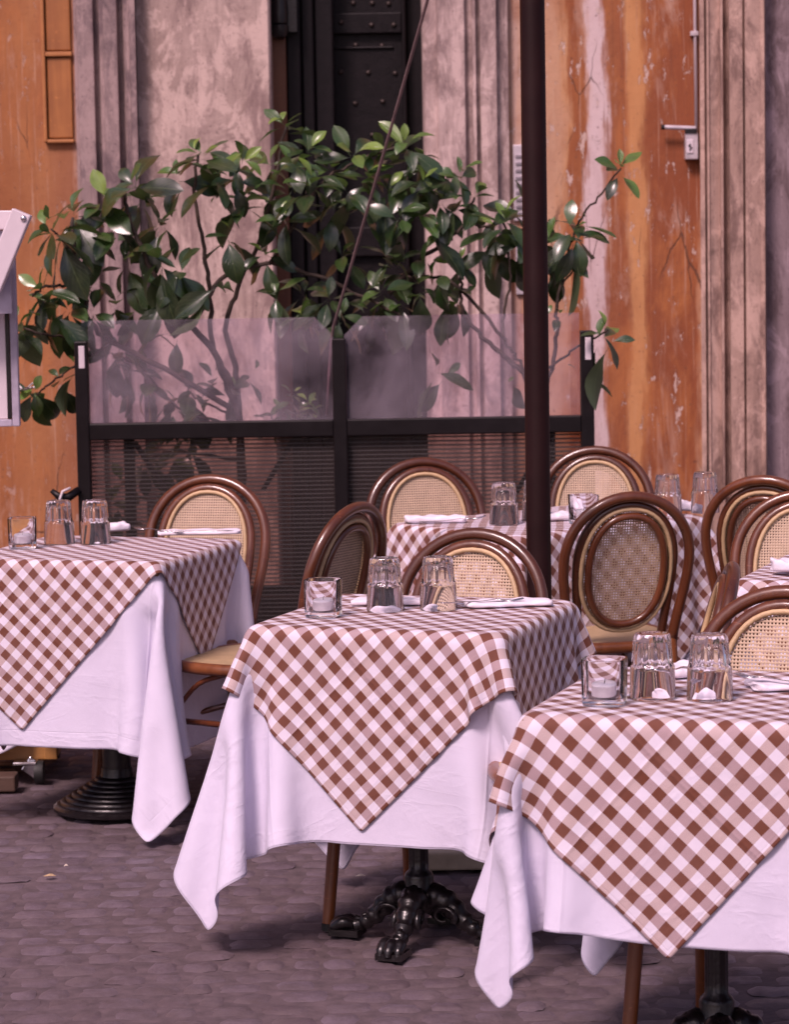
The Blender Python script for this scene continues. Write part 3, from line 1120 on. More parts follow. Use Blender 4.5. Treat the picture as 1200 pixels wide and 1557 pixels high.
def cloth_mesh(name, P, U, V, mat, solid=.0012):
    N = P.shape[0]
    me = bpy.data.meshes.new(name)
    idx = np.arange(N * N).reshape(N, N)
    q = np.stack([idx[:-1, :-1], idx[1:, :-1], idx[1:, 1:], idx[:-1, 1:]], -1).reshape(-1, 4)
    me.from_pydata(P.reshape(-1, 3).tolist(), [], q.tolist())
    uv = me.uv_layers.new(name='UVMap')
    fl = q.ravel()
    uv.data.foreach_set('uv', np.stack([U.ravel()[fl], V.ravel()[fl]], -1).ravel())
    me.polygons.foreach_set('use_smooth', [True] * len(me.polygons))
    me.materials.append(mat)
    o = bpy.data.objects.new(name, me)
    COL.objects.link(o)
    sb = o.modifiers.new('sub', 'SUBSURF'); sb.levels = 1; sb.render_levels = 2
    so_ = o.modifiers.new('solid', 'SOLIDIFY'); so_.thickness = solid; so_.offset = 1
    return o, q


def corner_force(spec):
    """spec: list of (cu, cv, ax, ay, az, radius): a breeze on one corner of the cloth"""
    def f(P, U, V, t):
        a = np.zeros_like(P)
        for cu, cv, ax, ay, az, rad in spec:
            wgt = np.clip(1 - np.hypot(U - cu, V - cv) / rad, 0, 1)[..., None]
            a += wgt * np.array([ax, ay, az])
        return a
    return f


NW, NG = 60, 58


def dress(x, y, rz, hx, hy, wl, gl, seed, wsize=1.5, gsize=1.03, goff=(0, 0), grot=R(45), wforce=None, gforce=None, woff=(0, 0), wrot=0.0):
    Pw, Uw, Vw = sim_cloth(NW, wsize, wrot, woff, hx, hy, .003, 220, 10, None, wforce, seed)
    ow, q = cloth_mesh('tablecloth', Pw, Uw, Vw, m_white)
    Pg, Ug, Vg = sim_cloth(NG, gsize, grot, goff, hx, hy, .0085, 170, 10, ([Vector(p) for p in Pw.reshape(-1, 3).tolist()], q.tolist()), gforce, seed + 50, .03)
    og, _ = cloth_mesh('checked_overlay', Pg, Ug, Vg, m_gingham)
    for o in (ow, og):
        o.location = (x, y, 0)
        o.rotation_euler.z = rz
    tag(ow, wl, 'tablecloth', 'white tablecloths under the checked cloths')
    tag(og, gl, 'tablecloth', 'brown checked cloths laid diagonally over the tables')
    return ow, og


RT = R(-19.5)
T = {
    'left': (-.822, 8.215, R(-18.5), .30, .30),
    'middle': (.045, 6.755, R(-20), .30, .30),
    'front': (.60, 5.53, R(-18.5), .30, .30),
    'back': (.46, 8.80, R(40), .39, .28),
    'side': (1.215, 7.42, R(-20), .30, .30),
}
disc_table('left table on a ringed black disc base', *T['left'], ped=(.03, 0))
claw_table('middle table on a black cast iron base with clawed feet', *T['middle'], 0, ped=(.033, -.10))
claw_table('front right table with only its fluted black column in view', *T['front'], R(20))
claw_table('back table set corner-on in front of the windbreak screen', *T['back'], R(10))
claw_table('table cut by the right edge, its checked corner hanging by the chairs', *T['side'], R(10))

dress(*T['left'], 'white cloth of the left table above the ringed disc base', 'brown checked cloth of the left table, tip cut near left edge', 3, goff=(-.125, -.01), grot=R(46),
      wforce=corner_force([(.75, -.75, .6, -1.5, 0, .5), (-.75, -.75, -3, 0, 0, .6), (-.75, .75, -3, 0, 0, .6)]), wsize=1.55, woff=(.015, 0))
dress(*T['middle'], 'white cloth of the middle table with a corner blown out left', 'brown checked cloth of the middle table above the clawed iron feet', 11,
      wforce=corner_force([(-.75, -.45, -2.9, 0, .7, .35), (-.42, -.75, .8, -2.5, 0, .3), (-.75, -.75, -.6, -1.0, 0, .4), (.75, -.75, 5.5, .5, 0, .5), (.4, -.75, 1.5, 0, 0, .35)]), wsize=1.47, goff=(-.015, .0), grot=R(44))
dress(*T['front'], 'white cloth of the front right table, bunched at its left corner', 'brown checked cloth of the large front right table', 23,
      wforce=corner_force([(-.75, -.75, .2, .7, 0, .4), (-.75, -.2, -3.6, .3, 0, .45)]), wsize=1.41, woff=(.045, .035), goff=(-.05, .015), grot=R(47))
dress(*T['back'], 'white cloth of the back table behind the see-through chair back', 'brown checked cloth of the back table set corner-on', 31, goff=(.05, .0), gsize=1.25)
dress(*T['side'], 'white cloth of the table cut by the right edge', 'brown checked cloth corner hanging at the right edge', 47, goff=(-.02, .03))


def on_table(key, lx, ly, dz=.0115):
    x, y, rz = T[key][:3]
    return (x + lx * math.cos(rz) - ly * math.sin(rz), y + lx * math.sin(rz) + ly * math.cos(rz), TZ + dz)


def px_table(px, py, dz=.0115):
    return tuple(onz(px, py, TZ + dz))


# ------------------------------------------------------------------ chairs
def oval(hw_, z0, z1, n=40, p=2.25):
    zc_, hh = (z0 + z1) / 2, (z1 - z0) / 2
    out = []
    for k in range(n):
        a = 2 * PI * k / n
        c_, s_ = math.cos(a), math.sin(a)
        out.append((hw_ * math.copysign(abs(c_) ** (2 / p), c_), zc_ + hh * math.copysign(abs(s_) ** (2 / p), s_)))
    return out


def arch(hw_base, hw_mid, t_mid, t_top, t0=0.0, n=12):
    """right foot, over the top, left foot: (s, t) in the plane of the back"""
    pts = []
    for k in range(6):
        q = k / 6
        e = q * q * (3 - 2 * q)
        pts.append((hw_base + (hw_mid - hw_base) * e, t0 + (t_mid - t0) * q))
    for k in range(n * 2 + 1):
        a = PI * k / (2 * n)
        pts.append((hw_mid * math.cos(a), t_mid + (t_top - t_mid) * math.sin(a) ** .94))
    pts += [(-s, t) for s, t in reversed(pts[:6])]
    return pts


LEAN = R(15)


def bk(s, t, off=0.0):
    """point on the plane of the leaning back; off > 0 lies behind it"""
    return Vector((s, .185 + t * math.sin(LEAN) + off * math.cos(LEAN), .45 + t * math.cos(LEAN) - off * math.sin(LEAN)))


def make_chair():
    r = thing('cane_chair', 'x', 'chair', (0, 0, 0), 0, 'cane back bistro chairs')
    # outer bow
    MB().tube([bk(s, t, .012) for s, t in arch(.152, .182, .255, .447)], .0148, 12).build('outer_bow', m_wood_chair, r, True)
    MB().tube([bk(s, t) for s, t in arch(.122, .140, .250, .418)], .0130, 12).build('inner_bow', m_wood_chair, r, True)
    ov = oval(.123, .058, .402)
    panel = MB().add([bk(0, .221)] + [bk(s, t) for s, t in ov], [(0, i + 1, (i + 1) % len(ov) + 1) for i in range(len(ov))]).build('cane_panel', m_cane, r, True)
    rim = MB().tube([bk(s, t, -.006) for s, t in oval(.125, .055, .405)], .0062, 8, True)
    rim.tube([bk(s, t, .012) for s, t in oval(.130, .050, .409)], .0062, 8, True)
    rim.build('rim', m_caneside, panel, True)
    MB().tube([bk(s, t, .014) for s, t in oval(.109, .070, .390)], .0105, 10, True).build('back_ring', m_wood_chair, r, True)
    # seat
    so_ = []
    for k in range(44):
        a = 2 * PI * k / 44
        c_, s_ = math.cos(a), math.sin(a)
        hw_ = .205 - .02 * max(0, s_)
        so_.append((hw_ * math.copysign(abs(c_) ** (2 / 3.2), c_), -.01 + .20 * math.copysign(abs(s_) ** (2 / 3.2), s_)))
    sb = MB().add([(0, -.01, .458)] + [(x * .9, y * .9, .461) for x, y in so_] + [(x * .98, y * .98, .458) for x, y in so_],
                  [(0, i + 1, (i + 1) % 44 + 1) for i in range(44)] + [(i + 1, i + 45, (i + 1) % 44 + 45, (i + 1) % 44 + 1) for i in range(44)])
    seat = sb.build('seat', m_seatcane, r, True)
    MB().tube([(x, y, .445) for x, y in so_], .0165, 12, True).build('seat_frame', m_wood_leg, seat, True)
    for sx in (-1, 1):
        top, foot = Vector((sx * .178, -.168, .432)), Vector((sx * .205, -.205, .018))
        lg = MB().tube([top, top.lerp(foot, .5), foot], [.0155, .0155, .0145], 12).build('leg', m_wood_leg, r, True, angle=50)
        MB().tube([foot, foot - Vector((0, 0, .0165))], [.0158, .0158], 12).build('rubber_foot', m_rubber, lg)
        bd = MB()
        for k in range(7):
            p_ = top.lerp(foot, .30 + k * .0165)
            bd.tube([p_ + Vector((.0165 * math.cos(a), .0165 * math.sin(a), 0)) for a in np.linspace(0, 2 * PI, 14)[:-1]], .0042, 6, True)
        bd.build('binding', m_bind, lg, True)
        top, foot = bk(sx * .150, 0.02, .012), Vector((sx * .172, .265, .018))
        lg = MB().tube([top, Vector((sx * .156, .205, .30)), foot], [.0155, .0155, .0145], 12).build('leg', m_wood_leg, r, True, angle=50)
        MB().tube([foot, foot - Vector((0, 0, .0165))], [.0158, .0158], 12).build('rubber_foot', m_rubber, lg)
    f = lambda sx, sy: Vector((sx * .190, -.183, .295)) if sy < 0 else Vector((sx * .158, .212, .285))
    st = MB()
    st.tube([f(-1, -1), f(1, -1)], .0085, 8); st.tube([f(-1, 1), f(1, 1)], .0085, 8)
    st.tube([f(-1, -1), f(-1, 1)], .0085, 8); st.tube([f(1, -1), f(1, 1)], .0085, 8)
    st.build('stretcher', m_wood_chair, r, True)
    for sx in (-1, 1):
        ar = MB()
        ar.tube(lerp_path([(sx * .196, -.20, .33), (sx * .15, -.195, .40), (sx * .06, -.19, .432)], 4), .007, 8)
        ar.tube(lerp_path([(sx * .19, -.16, .33), (sx * .19, -.09, .40), (sx * .19, .0, .432)], 4), .007, 8)
        ar.build('corner_brace', m_wood_chair, r, True)
    return r


proto = make_chair()
first_chair = [True]


def chair(px_x, y, face, label):
    """centre of the seat at ground; face = heading angle of the sitter, 0 looks towards the viewer"""
    c = proto if first_chair[0] else copy_tree(proto)
    first_chair[0] = False
    c.location = (px_x, y, 0)
    c.rotation_euler = (0, 0, face)
    c['label'] = label
    return c


# the front of the model looks along -y: heading 0 faces the viewer
chair(-.625, 8.53, R(-14), 'cane chair facing us behind the left table')
chair(-.365, 8.05, R(-121), 'chair seen from its side between left and middle tables, seat showing')
chair(.092, 6.88, R(-20), 'cane chair facing us behind the middle table, legs under the table')
chair(.145, 9.02, R(10), 'cane chair facing us behind the left end of the back table')
chair(.63, 9.36, R(-6), 'cane chair facing us partly hidden by the parasol pole')
chair(.575, 8.36, R(180 + 14), 'see-through cane chair with its back to us at the back table')
chair(1.17, 8.78, R(180 - 20), 'chair cut by the right edge with its back to us, rearmost on right')
chair(1.05, 7.72, R(-12), 'cane chair facing us behind the checked corner at right edge')
chair(.422, 6.40, R(-94), 'chair seen edge-on as one slanting brown bar right of middle table')
chair(.69, 5.67, R(-20), 'bright cane chair facing us behind the front right table')


# ------------------------------------------------------------------ tableware
def make_tumbler():
    H, n = .122, 96
    outer = [(.0425, 0), (.0433, .003), (.0418, .055), (.0420, .060), (.0395, .0635), (.0378, .067), (.0345, .112), (.0335, .1185), (.0315, .122)]
    inner = [(.0, .106), (.026, .106), (.0295, .102), (.0335, .065), (.0362, .058), (.0398, .004), (.0405, 0)]
    prof_ = outer + [(.0, .1215)]
    # closed shell: rim, outside, base, then inside back to the rim
    shell = [(.0405, 0)] + outer + [(.012, .1205), (.0005, .1205)]
    b = MB()
    def flute(i, an):
        z = shell[i][1]
        if z <= .061: return 1
        k = min(1, (z - .061) / .006) * (1 if z < .118 else .5)
        return 1 + k * (-.075 * abs(math.cos(an * 6)) + .03)
    vs0 = len(b.v)
    b.lathe(shell, n, mod=flute, close_top=True, close_bot=False)
    ins = [(.0005, .108), (.026, .107), (.0292, .103), (.0332, .065), (.036, .058), (.0396, .004)]
    b2 = MB().lathe(ins, n, close_top=False, close_bot=True)
    o1 = len(b.v)
    b.add(b2.v, [tuple(f) for f in b2.f])
    k = len(ins)
    for j in range(n):
        j2 = (j + 1) % n
        b.f.append((o1 + (k - 1) * n + j, o1 + (k - 1) * n + j2, j2, j))
    o = b.build('tumbler', m_glass, None, True, angle=40)
    return o


tum = make_tumbler()
first_t = [True]


def fix_normals(o):
    import bmesh
    bm = bmesh.new(); bm.from_mesh(o.data)
    bmesh.ops.recalc_face_normals(bm, faces=bm.faces)
    bm.to_mesh(o.data); bm.free()


fix_normals(tum)


def tumbler(loc, label, rz=0):
    o = tum if first_t[0] else tum.copy()
    if not first_t[0]: COL.objects.link(o)
    first_t[0] = False
    o.location = loc
    o.rotation_euler.z = rz
    tag(o, label, 'glass', 'upside-down fluted tumblers')


tumbler(px_table(90, 826), 'upturned fluted tumbler on the left table, nearer the candle')
tumbler(px_table(145, 826), 'upturned fluted tumbler on the left table, farther from the candle', .2)
tumbler(px_table(586, 928), 'upturned fluted tumbler on the middle table, nearer the candle', .3)
tumbler(px_table(667, 926), 'upturned fluted tumbler on the middle table, before the cane panel', .1)
tumbler(px_table(993, 1061), 'upturned fluted tumbler on the front right table, nearer the candle', .25)
tumbler(px_table(1080, 1063), 'large upturned fluted tumbler on the front right table, farther from candle', .05)
tumbler(px_table(767, 797), 'upturned fluted tumbler on the back table, left of the pole', .4)
tumbler(px_table(816, 792), 'upturned tumbler almost hidden behind the parasol pole', .1)
tumbler(px_table(1016, 783), 'upturned tumbler on the back table, behind the see-through chair top', .2)
tumbler(px_table(1073, 779), 'upturned tumbler at the right corner of the back table', .3)


def make_candle():
    r = thing('candle_holder', 'x', 'candle holder', (0, 0, 0), 0, 'square glass candle holders')

    def sq(i, an, p=4.0):
        c_, s_ = abs(math.cos(an)), abs(math.sin(an))
        return 1 / (c_ ** p + s_ ** p) ** (1 / p)
    outer = [(.036, 0), (.0385, .002), (.039, .006), (.0405, .083), (.040, .085)]
    inner = [(.0365, .085), (.0360, .083), (.0345, .016), (.032, .0125), (.0005, .012)]
    b = MB().lathe(outer + inner, 48, mod=sq, close_top=True, close_bot=True)
    g_ = b.build('glass_cup', m_glass, r, True, angle=40)
    fix_normals(g_)
    tl = MB().lathe([(.0240, .0135), (.0248, .014), (.0248, .033), (.0240, .0335)], 28).build('tealight', m_tin, r, True, angle=40)
    MB().lathe([(.0236, .0325), (.0234, .0345), (.004, .0340)], 28).build('wax', m_wax, tl, True)
    MB().tube([(0, 0, .034), (.001, 0, .040), (.002, .0005, .043)], .0008, 6).build('wick', m_iron, tl)
    return r


cnd = make_candle()
for i, (px, py, rz, lab) in enumerate(((34, 833, .1, 'glass candle holder at the left edge on the left table'), (492, 937, -.25, 'glass candle holder on the middle table, left of the tumblers'),
                                       (920, 1070, -.3, 'large glass candle holder at the front right table corner'), (888, 796, .3, 'candle holder on the back table behind the see-through chair'))):
    o = cnd if i == 0 else copy_tree(cnd)
    o.location = px_table(px, py)
    o.rotation_euler.z = rz
    o['label'] = lab


def napkin(loc, L, W_, H, rz, label, seed, roll=False):
    rg = random.Random(seed)
    b = MB()
    nx, ny = 22, 12
    ph = [rg.uniform(0, 6) for _ in range(6)]
    rows = []
    for i in range(nx + 1):
        u = i / nx - .5
        ring = []
        for j in range(ny * 2):
            a = 2 * PI * j / (ny * 2)
            c_, s_ = math.cos(a), math.sin(a)
            yy = math.copysign(abs(c_) ** .5, c_) * W_ / 2 * (1 + .08 * math.sin(u * 7 + ph[0]))
            zz_ = math.copysign(abs(s_) ** .6, s_) * H / 2
            if s_ > 0:
                zz_ += H * .22 * (math.sin(u * 16 + ph[1] + yy * 60) * .5 + math.sin(u * 31 + ph[2]) * .3 + math.sin(yy * 170 + ph[3]) * .3)
            end = 1 if abs(u) < .48 else .75
            ring.append((u * L + .006 * math.sin(yy * 90 + ph[4]) * (abs(u) > .4), yy * end + .006 * math.sin(u * 5 + ph[5]), H / 2 + zz_ * end))
        rows.append(ring)
    n = ny * 2
    vs = [p for r_ in rows for p in r_]
    fs = [(i * n + j, i * n + (j + 1) % n, (i + 1) * n + (j + 1) % n, (i + 1) * n + j) for i in range(nx) for j in range(n)]
    fs += [tuple(range(n - 1, -1, -1)), tuple(nx * n + j for j in range(n))]
    b.add(vs, fs)
    o = b.build('napkin', m_nap, None, True, sub=1)
    o.location = loc
    o.rotation_euler.z = rz
    fix_normals(o)
    return tag(o, label, 'napkin', 'folded white napkins')


napkin(px_table(303, 812), .24, .085, .012, R(4), 'flat white napkin on the left table before the chair back', 1)
napkin(px_table(158, 808), .14, .07, .024, R(20), 'crumpled white napkin behind the tumblers of the left table', 2)
napkin(px_table(772, 921), .205, .075, .014, R(3), 'rolled white napkin at the right rear of the middle table', 3)
napkin(px_table(600, 919), .20, .06, .016, R(-2), 'white napkin behind the tumblers of the middle table', 4)
napkin(px_table(1040, 1026), .12, .08, .024, R(30), 'crumpled white napkin between the tumblers of the front right table', 5)
napkin(px_table(1205, 1046), .16, .09, .014, R(8), 'white napkin under a fork at the right edge', 6)
napkin(px_table(662, 794), .18, .07, .020, R(0), 'rolled white napkin on the left end of the back table', 7)
napkin(px_table(858, 790), .12, .08, .022, R(15), 'white napkin just right of the pole on the back table', 8)
napkin(px_table(1042, 776), .10, .07, .028, R(-20), 'white napkin between the right tumblers of the back table', 9)
napkin(px_table(1212, 868, .02), .13, .07, .03, R(-10), 'white napkin on the table cut by the right edge', 10)


def make_fork():
    b = MB()
    H = [(-.10, 0, .004), (-.06, 0, .003), (-.01, 0, .003), (.03, 0, .007), (.05, 0, .004)]
    pth = lerp_path(H, 5)
    wid = [.0085, .0085, .008, .0075, .007, .0065, .006, .005, .0045, .004, .004, .004, .004, .004, .0045, .006, .008, .010, .0115, .012, .012]
    b.tube(pth, wid[:len(pth)], 10, sy=.16)
    for k in range(4):
        y_ = (k - 1.5) * .0062
        b.tube([(.046, y_, .0045), (.07, y_ * 1.02, .003), (.095, y_, .009)], [.002, .0019, .0009], 6, sy=.7)
    return b.build('fork', m_steel, None, True)


fk = make_fork()
for i, (px, py, dz, rx, rz, lab) in enumerate(((240, 808, .020, .0, R(180 - 40), 'fork lying beside the napkin on the left table'), (735, 916, .024, .02, R(8), 'fork lying on the rolled napkin of the middle table'),
                                               (1185, 1036, .030, 0, R(-38 + 180), 'fork at the right edge lying on a napkin'), (690, 792, .034, -.04, R(5), 'fork lying on the napkin of the back table'),
                                               (1030, 1020, .055, .12, R(60), 'fork in the crumpled napkin between the front tumblers'))):
    o = fk if i == 0 else fk.copy()
    if i: COL.objects.link(o)
    o.location = px_table(px, py, dz)
    o.rotation_euler = (0, rx, rz)
    tag(o, lab, 'fork', 'forks laid on the tables')
kb = MB().tube(lerp_path([(-.11, 0, .003), (-.04, 0, .003), (0, 0, .003), (.06, 0, .003), (.105, 0, .003)], 4), [.007, .0075, .0075, .007, .0065, .006, .0055, .005, .006, .0085, .0095, .0098, .0095, .009, .008, .006, .002], 10, sy=.22)
kn = kb.build('knife', m_steel, None, True)
kn.location = px_table(300, 809, .026)
kn.rotation_euler.z = R(-6)
tag(kn, 'knife lying on the flat napkin of the left table', 'knife')
# ------------------------------------------------------------------ shrubs behind the screen
class Leaves:
    NL, NWD = 9, 4

    def __init__(s):
        s.V, s.F, s.UV, s.T = [], [], [], []
        s.n = 0

    def leaf(s, base, direction, up, L, Wd, tint, curl=.3, fold=.25):
        nl, nw = s.NL, s.NWD
        d = np.array(direction, float); d /= np.linalg.norm(d)
        u = np.array(up, float); u -= d * u.dot(d); u /= (np.linalg.norm(u) + 1e-9)
        x = np.cross(d, u)
        t = np.linspace(0, 1, nl + 1)
        # obovate outline with a short stalk
        wd = np.where(t < .12, .03, 0) + np.where(t >= .12, np.sin(PI * np.clip((t - .12) / .88, 0, 1) ** 1.18) ** .8, 0)
        wd[-1] = .02
        ss = np.linspace(-1, 1, nw + 1)
        pts, uvs = [], []
        wav = rng.uniform(0, 6)
        for i in range(nl + 1):
            ang = curl * t[i]
            yy = L * (math.sin(ang) / curl if abs(curl) > 1e-3 else t[i]) if curl else L * t[i]
            zz_ = -L * ((1 - math.cos(ang)) / curl if abs(curl) > 1e-3 else 0)
            for q in ss:
                w_ = wd[i] * Wd / 2
                hgt = fold * abs(q) * w_ + .05 * Wd * wd[i] * math.sin(t[i] * 9 + wav + 2 * q) * abs(q)
                pts.append(np.array(base) + d * yy + u * (zz_ + hgt) + x * q * w_)
                uvs.append((q, t[i]))
        k = nw + 1
        for i in range(nl):
            for j in range(nw):
                s.F.append((s.n + i * k + j, s.n + i * k + j + 1, s.n + (i + 1) * k + j + 1, s.n + (i + 1) * k + j))
        s.V += pts
        s.UV += uvs
        s.T += [tint] * len(pts)
        s.n += len(pts)

    def whorl(s, c, axis, size=.12, n=8, young=0.0, droop=0.0):
        n = max(2, n - 1 + (n > 6)); size *= 1.27
        ax = Vector(axis).normalized()
        q = ax.to_track_quat('Z', 'Y')
        a0 = rng.uniform(0, 6.28)
        for k in range(n):
            az = a0 + k * 2.39996 + rng.normal(0, .18)
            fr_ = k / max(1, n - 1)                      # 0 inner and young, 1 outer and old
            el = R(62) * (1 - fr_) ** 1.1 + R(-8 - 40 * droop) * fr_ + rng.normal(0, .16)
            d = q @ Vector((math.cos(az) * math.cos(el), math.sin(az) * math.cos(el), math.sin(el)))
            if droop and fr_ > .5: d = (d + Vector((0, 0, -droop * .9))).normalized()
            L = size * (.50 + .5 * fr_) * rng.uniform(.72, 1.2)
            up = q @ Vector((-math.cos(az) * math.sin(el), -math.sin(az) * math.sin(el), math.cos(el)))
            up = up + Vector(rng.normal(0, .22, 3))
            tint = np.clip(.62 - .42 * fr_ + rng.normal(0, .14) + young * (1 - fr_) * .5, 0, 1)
            off = Vector(c) + ax * (-.035 * fr_) + Vector(rng.normal(0, .006, 3))
            s.leaf(off, d, up, L, L * rng.uniform(.36, .48), tint, rng.uniform(.15, 1.25), rng.uniform(.05, .5))

    def build(s, name, mat, parent):
        me = bpy.data.meshes.new(name)
        V = np.array(s.V) - np.array(parent.location)
        me.from_pydata(V.tolist(), [], s.F)
        fl = np.array(s.F).ravel()
        uv = me.uv_layers.new(name='UVMap')
        uv.data.foreach_set('uv', np.array(s.UV)[fl].ravel())
        a = me.attributes.new('tint', 'FLOAT', 'POINT')
        a.data.foreach_set('value', np.array(s.T, dtype=np.float32))
        me.polygons.foreach_set('use_smooth', [True] * len(me.polygons))
        me.materials.append(mat)
        o = bpy.data.objects.new(name, me)
        COL.objects.link(o)
        o.parent = parent
        return o


def branch(b, root, pix, r0, r1):
    """pix: (px, py, Y) points"""
    pts = [at(*p) - root.location for p in pix]
    pth = lerp_path(pts, 6)
    k = len(pth)
    pth = [p + Vector(rng.normal(0, .003, 3)) for p in pth]
    b.tube(pth, [r0 + (r1 - r0) * i / (k - 1) for i in range(k)], 8)


def planter(label, x, y, wd, dp, h):
    o = thing('planter', label, 'planter', (x, y, 0))
    b = MB()
    t = .03
    b.box(-wd / 2, wd / 2, -dp / 2, -dp / 2 + t, .005, h); b.box(-wd / 2, wd / 2, dp / 2 - t, dp / 2, .005, h)
    b.box(-wd / 2, -wd / 2 + t, -dp / 2 + t, dp / 2 - t, .005, h); b.box(wd / 2 - t, wd / 2, -dp / 2 + t, dp / 2 - t, .005, h)
    b.build('trough', m_frame, o, bevel=.004)
    MB().box(-wd / 2 + t, wd / 2 - t, -dp / 2 + t, dp / 2 - t, .01, h - .04).build('soil', m_soil, o)
    return h - .04


hs = planter('long dark planter trough behind the left half of screen', -.50, 10.25, .95, .34, .36)
planter('dark planter trough behind the right half of screen', .42, 10.28, .62, .34, .36)

Y1 = 10.18
s1 = thing('gardenia_shrub', 'tall glossy leaved shrub spreading over the windbreak, with white flower', 'shrub', (at(366, 800, Y1).x, Y1, hs))
st = MB()
root_ = (366, 890, Y1)
branch(st, s1, [root_, (366, 700, Y1), (362, 640, Y1), (340, 560, Y1 - .02), (295, 500, Y1 - .05), (255, 455, Y1 - .08), (225, 400, Y1 - .12), (195, 330, Y1 - .12), (190, 290, Y1 - .12)], .015, .006)
branch(st, s1, [(370, 890, Y1), (366, 660, Y1 + .03), (345, 590, Y1 + .04), (322, 520, Y1 + .05), (318, 450, Y1 + .02), (310, 380, Y1), (296, 300, Y1), (300, 235, Y1)], .012, .005)
branch(st, s1, [(372, 890, Y1 + .04), (364, 640, Y1 + .06), (358, 560, Y1 + .08), (342, 500, Y1 + .08), (360, 440, Y1 + .1), (400, 350, Y1 + .1), (420, 260, Y1 + .08), (437, 190, Y1 + .06)], .012, .005)
branch(st, s1, [(300, 480, Y1 - .05), (340, 420, Y1), (410, 402, Y1 + .05), (480, 418, Y1 + .05), (560, 455, Y1 + .03), (610, 480, Y1)], .009, .005)
branch(st, s1, [(410, 402, Y1 + .05), (455, 330, Y1 + .05), (500, 270, Y1 + .05), (560, 240, Y1 + .05), (612, 220, Y1 + .05)], .007, .004)
branch(st, s1, [(350, 620, Y1 - .05), (250, 560, Y1 - .1), (170, 520, Y1 - .1), (137, 490, Y1 - .14), (125, 440, Y1 - .16), (114, 390, Y1 - .18), (108, 330, Y1 - .16)], .010, .006)
branch(st, s1, [(122, 436, Y1 - .16), (95, 432, Y1 - .2), (65, 437, Y1 - .25), (48, 452, Y1 - .25)], .006, .004)
branch(st, s1, [(128, 498, Y1 - .14), (100, 512, Y1 - .2), (60, 506, Y1 - .28), (28, 494, Y1 - .3)], .005, .003)
branch(st, s1, [(170, 520, Y1 - .1), (120, 552, Y1 - .14), (80, 580, Y1 - .2), (55, 600, Y1 - .22)], .005, .003)
branch(st, s1, [(114, 385, Y1 - .18), (95, 365, Y1 - .2), (80, 350, Y1 - .22)], .005, .003)
branch(st, s1, [(330, 640, Y1), (270, 620, Y1 + .02), (215, 560, Y1 + .02), (170, 540, Y1 - .02)], .005, .003)
branch(st, s1, [(364, 640, Y1 + .06), (330, 620, Y1 + .05), (290, 600, Y1 + .02), (280, 580, Y1)], .005, .003)
branch(st, s1, [(364, 700, Y1), (300, 690, Y1), (250, 690, Y1), (215, 710, Y1)], .006, .003)
st.build('stems', m_bark, s1, True)

L1 = Leaves()
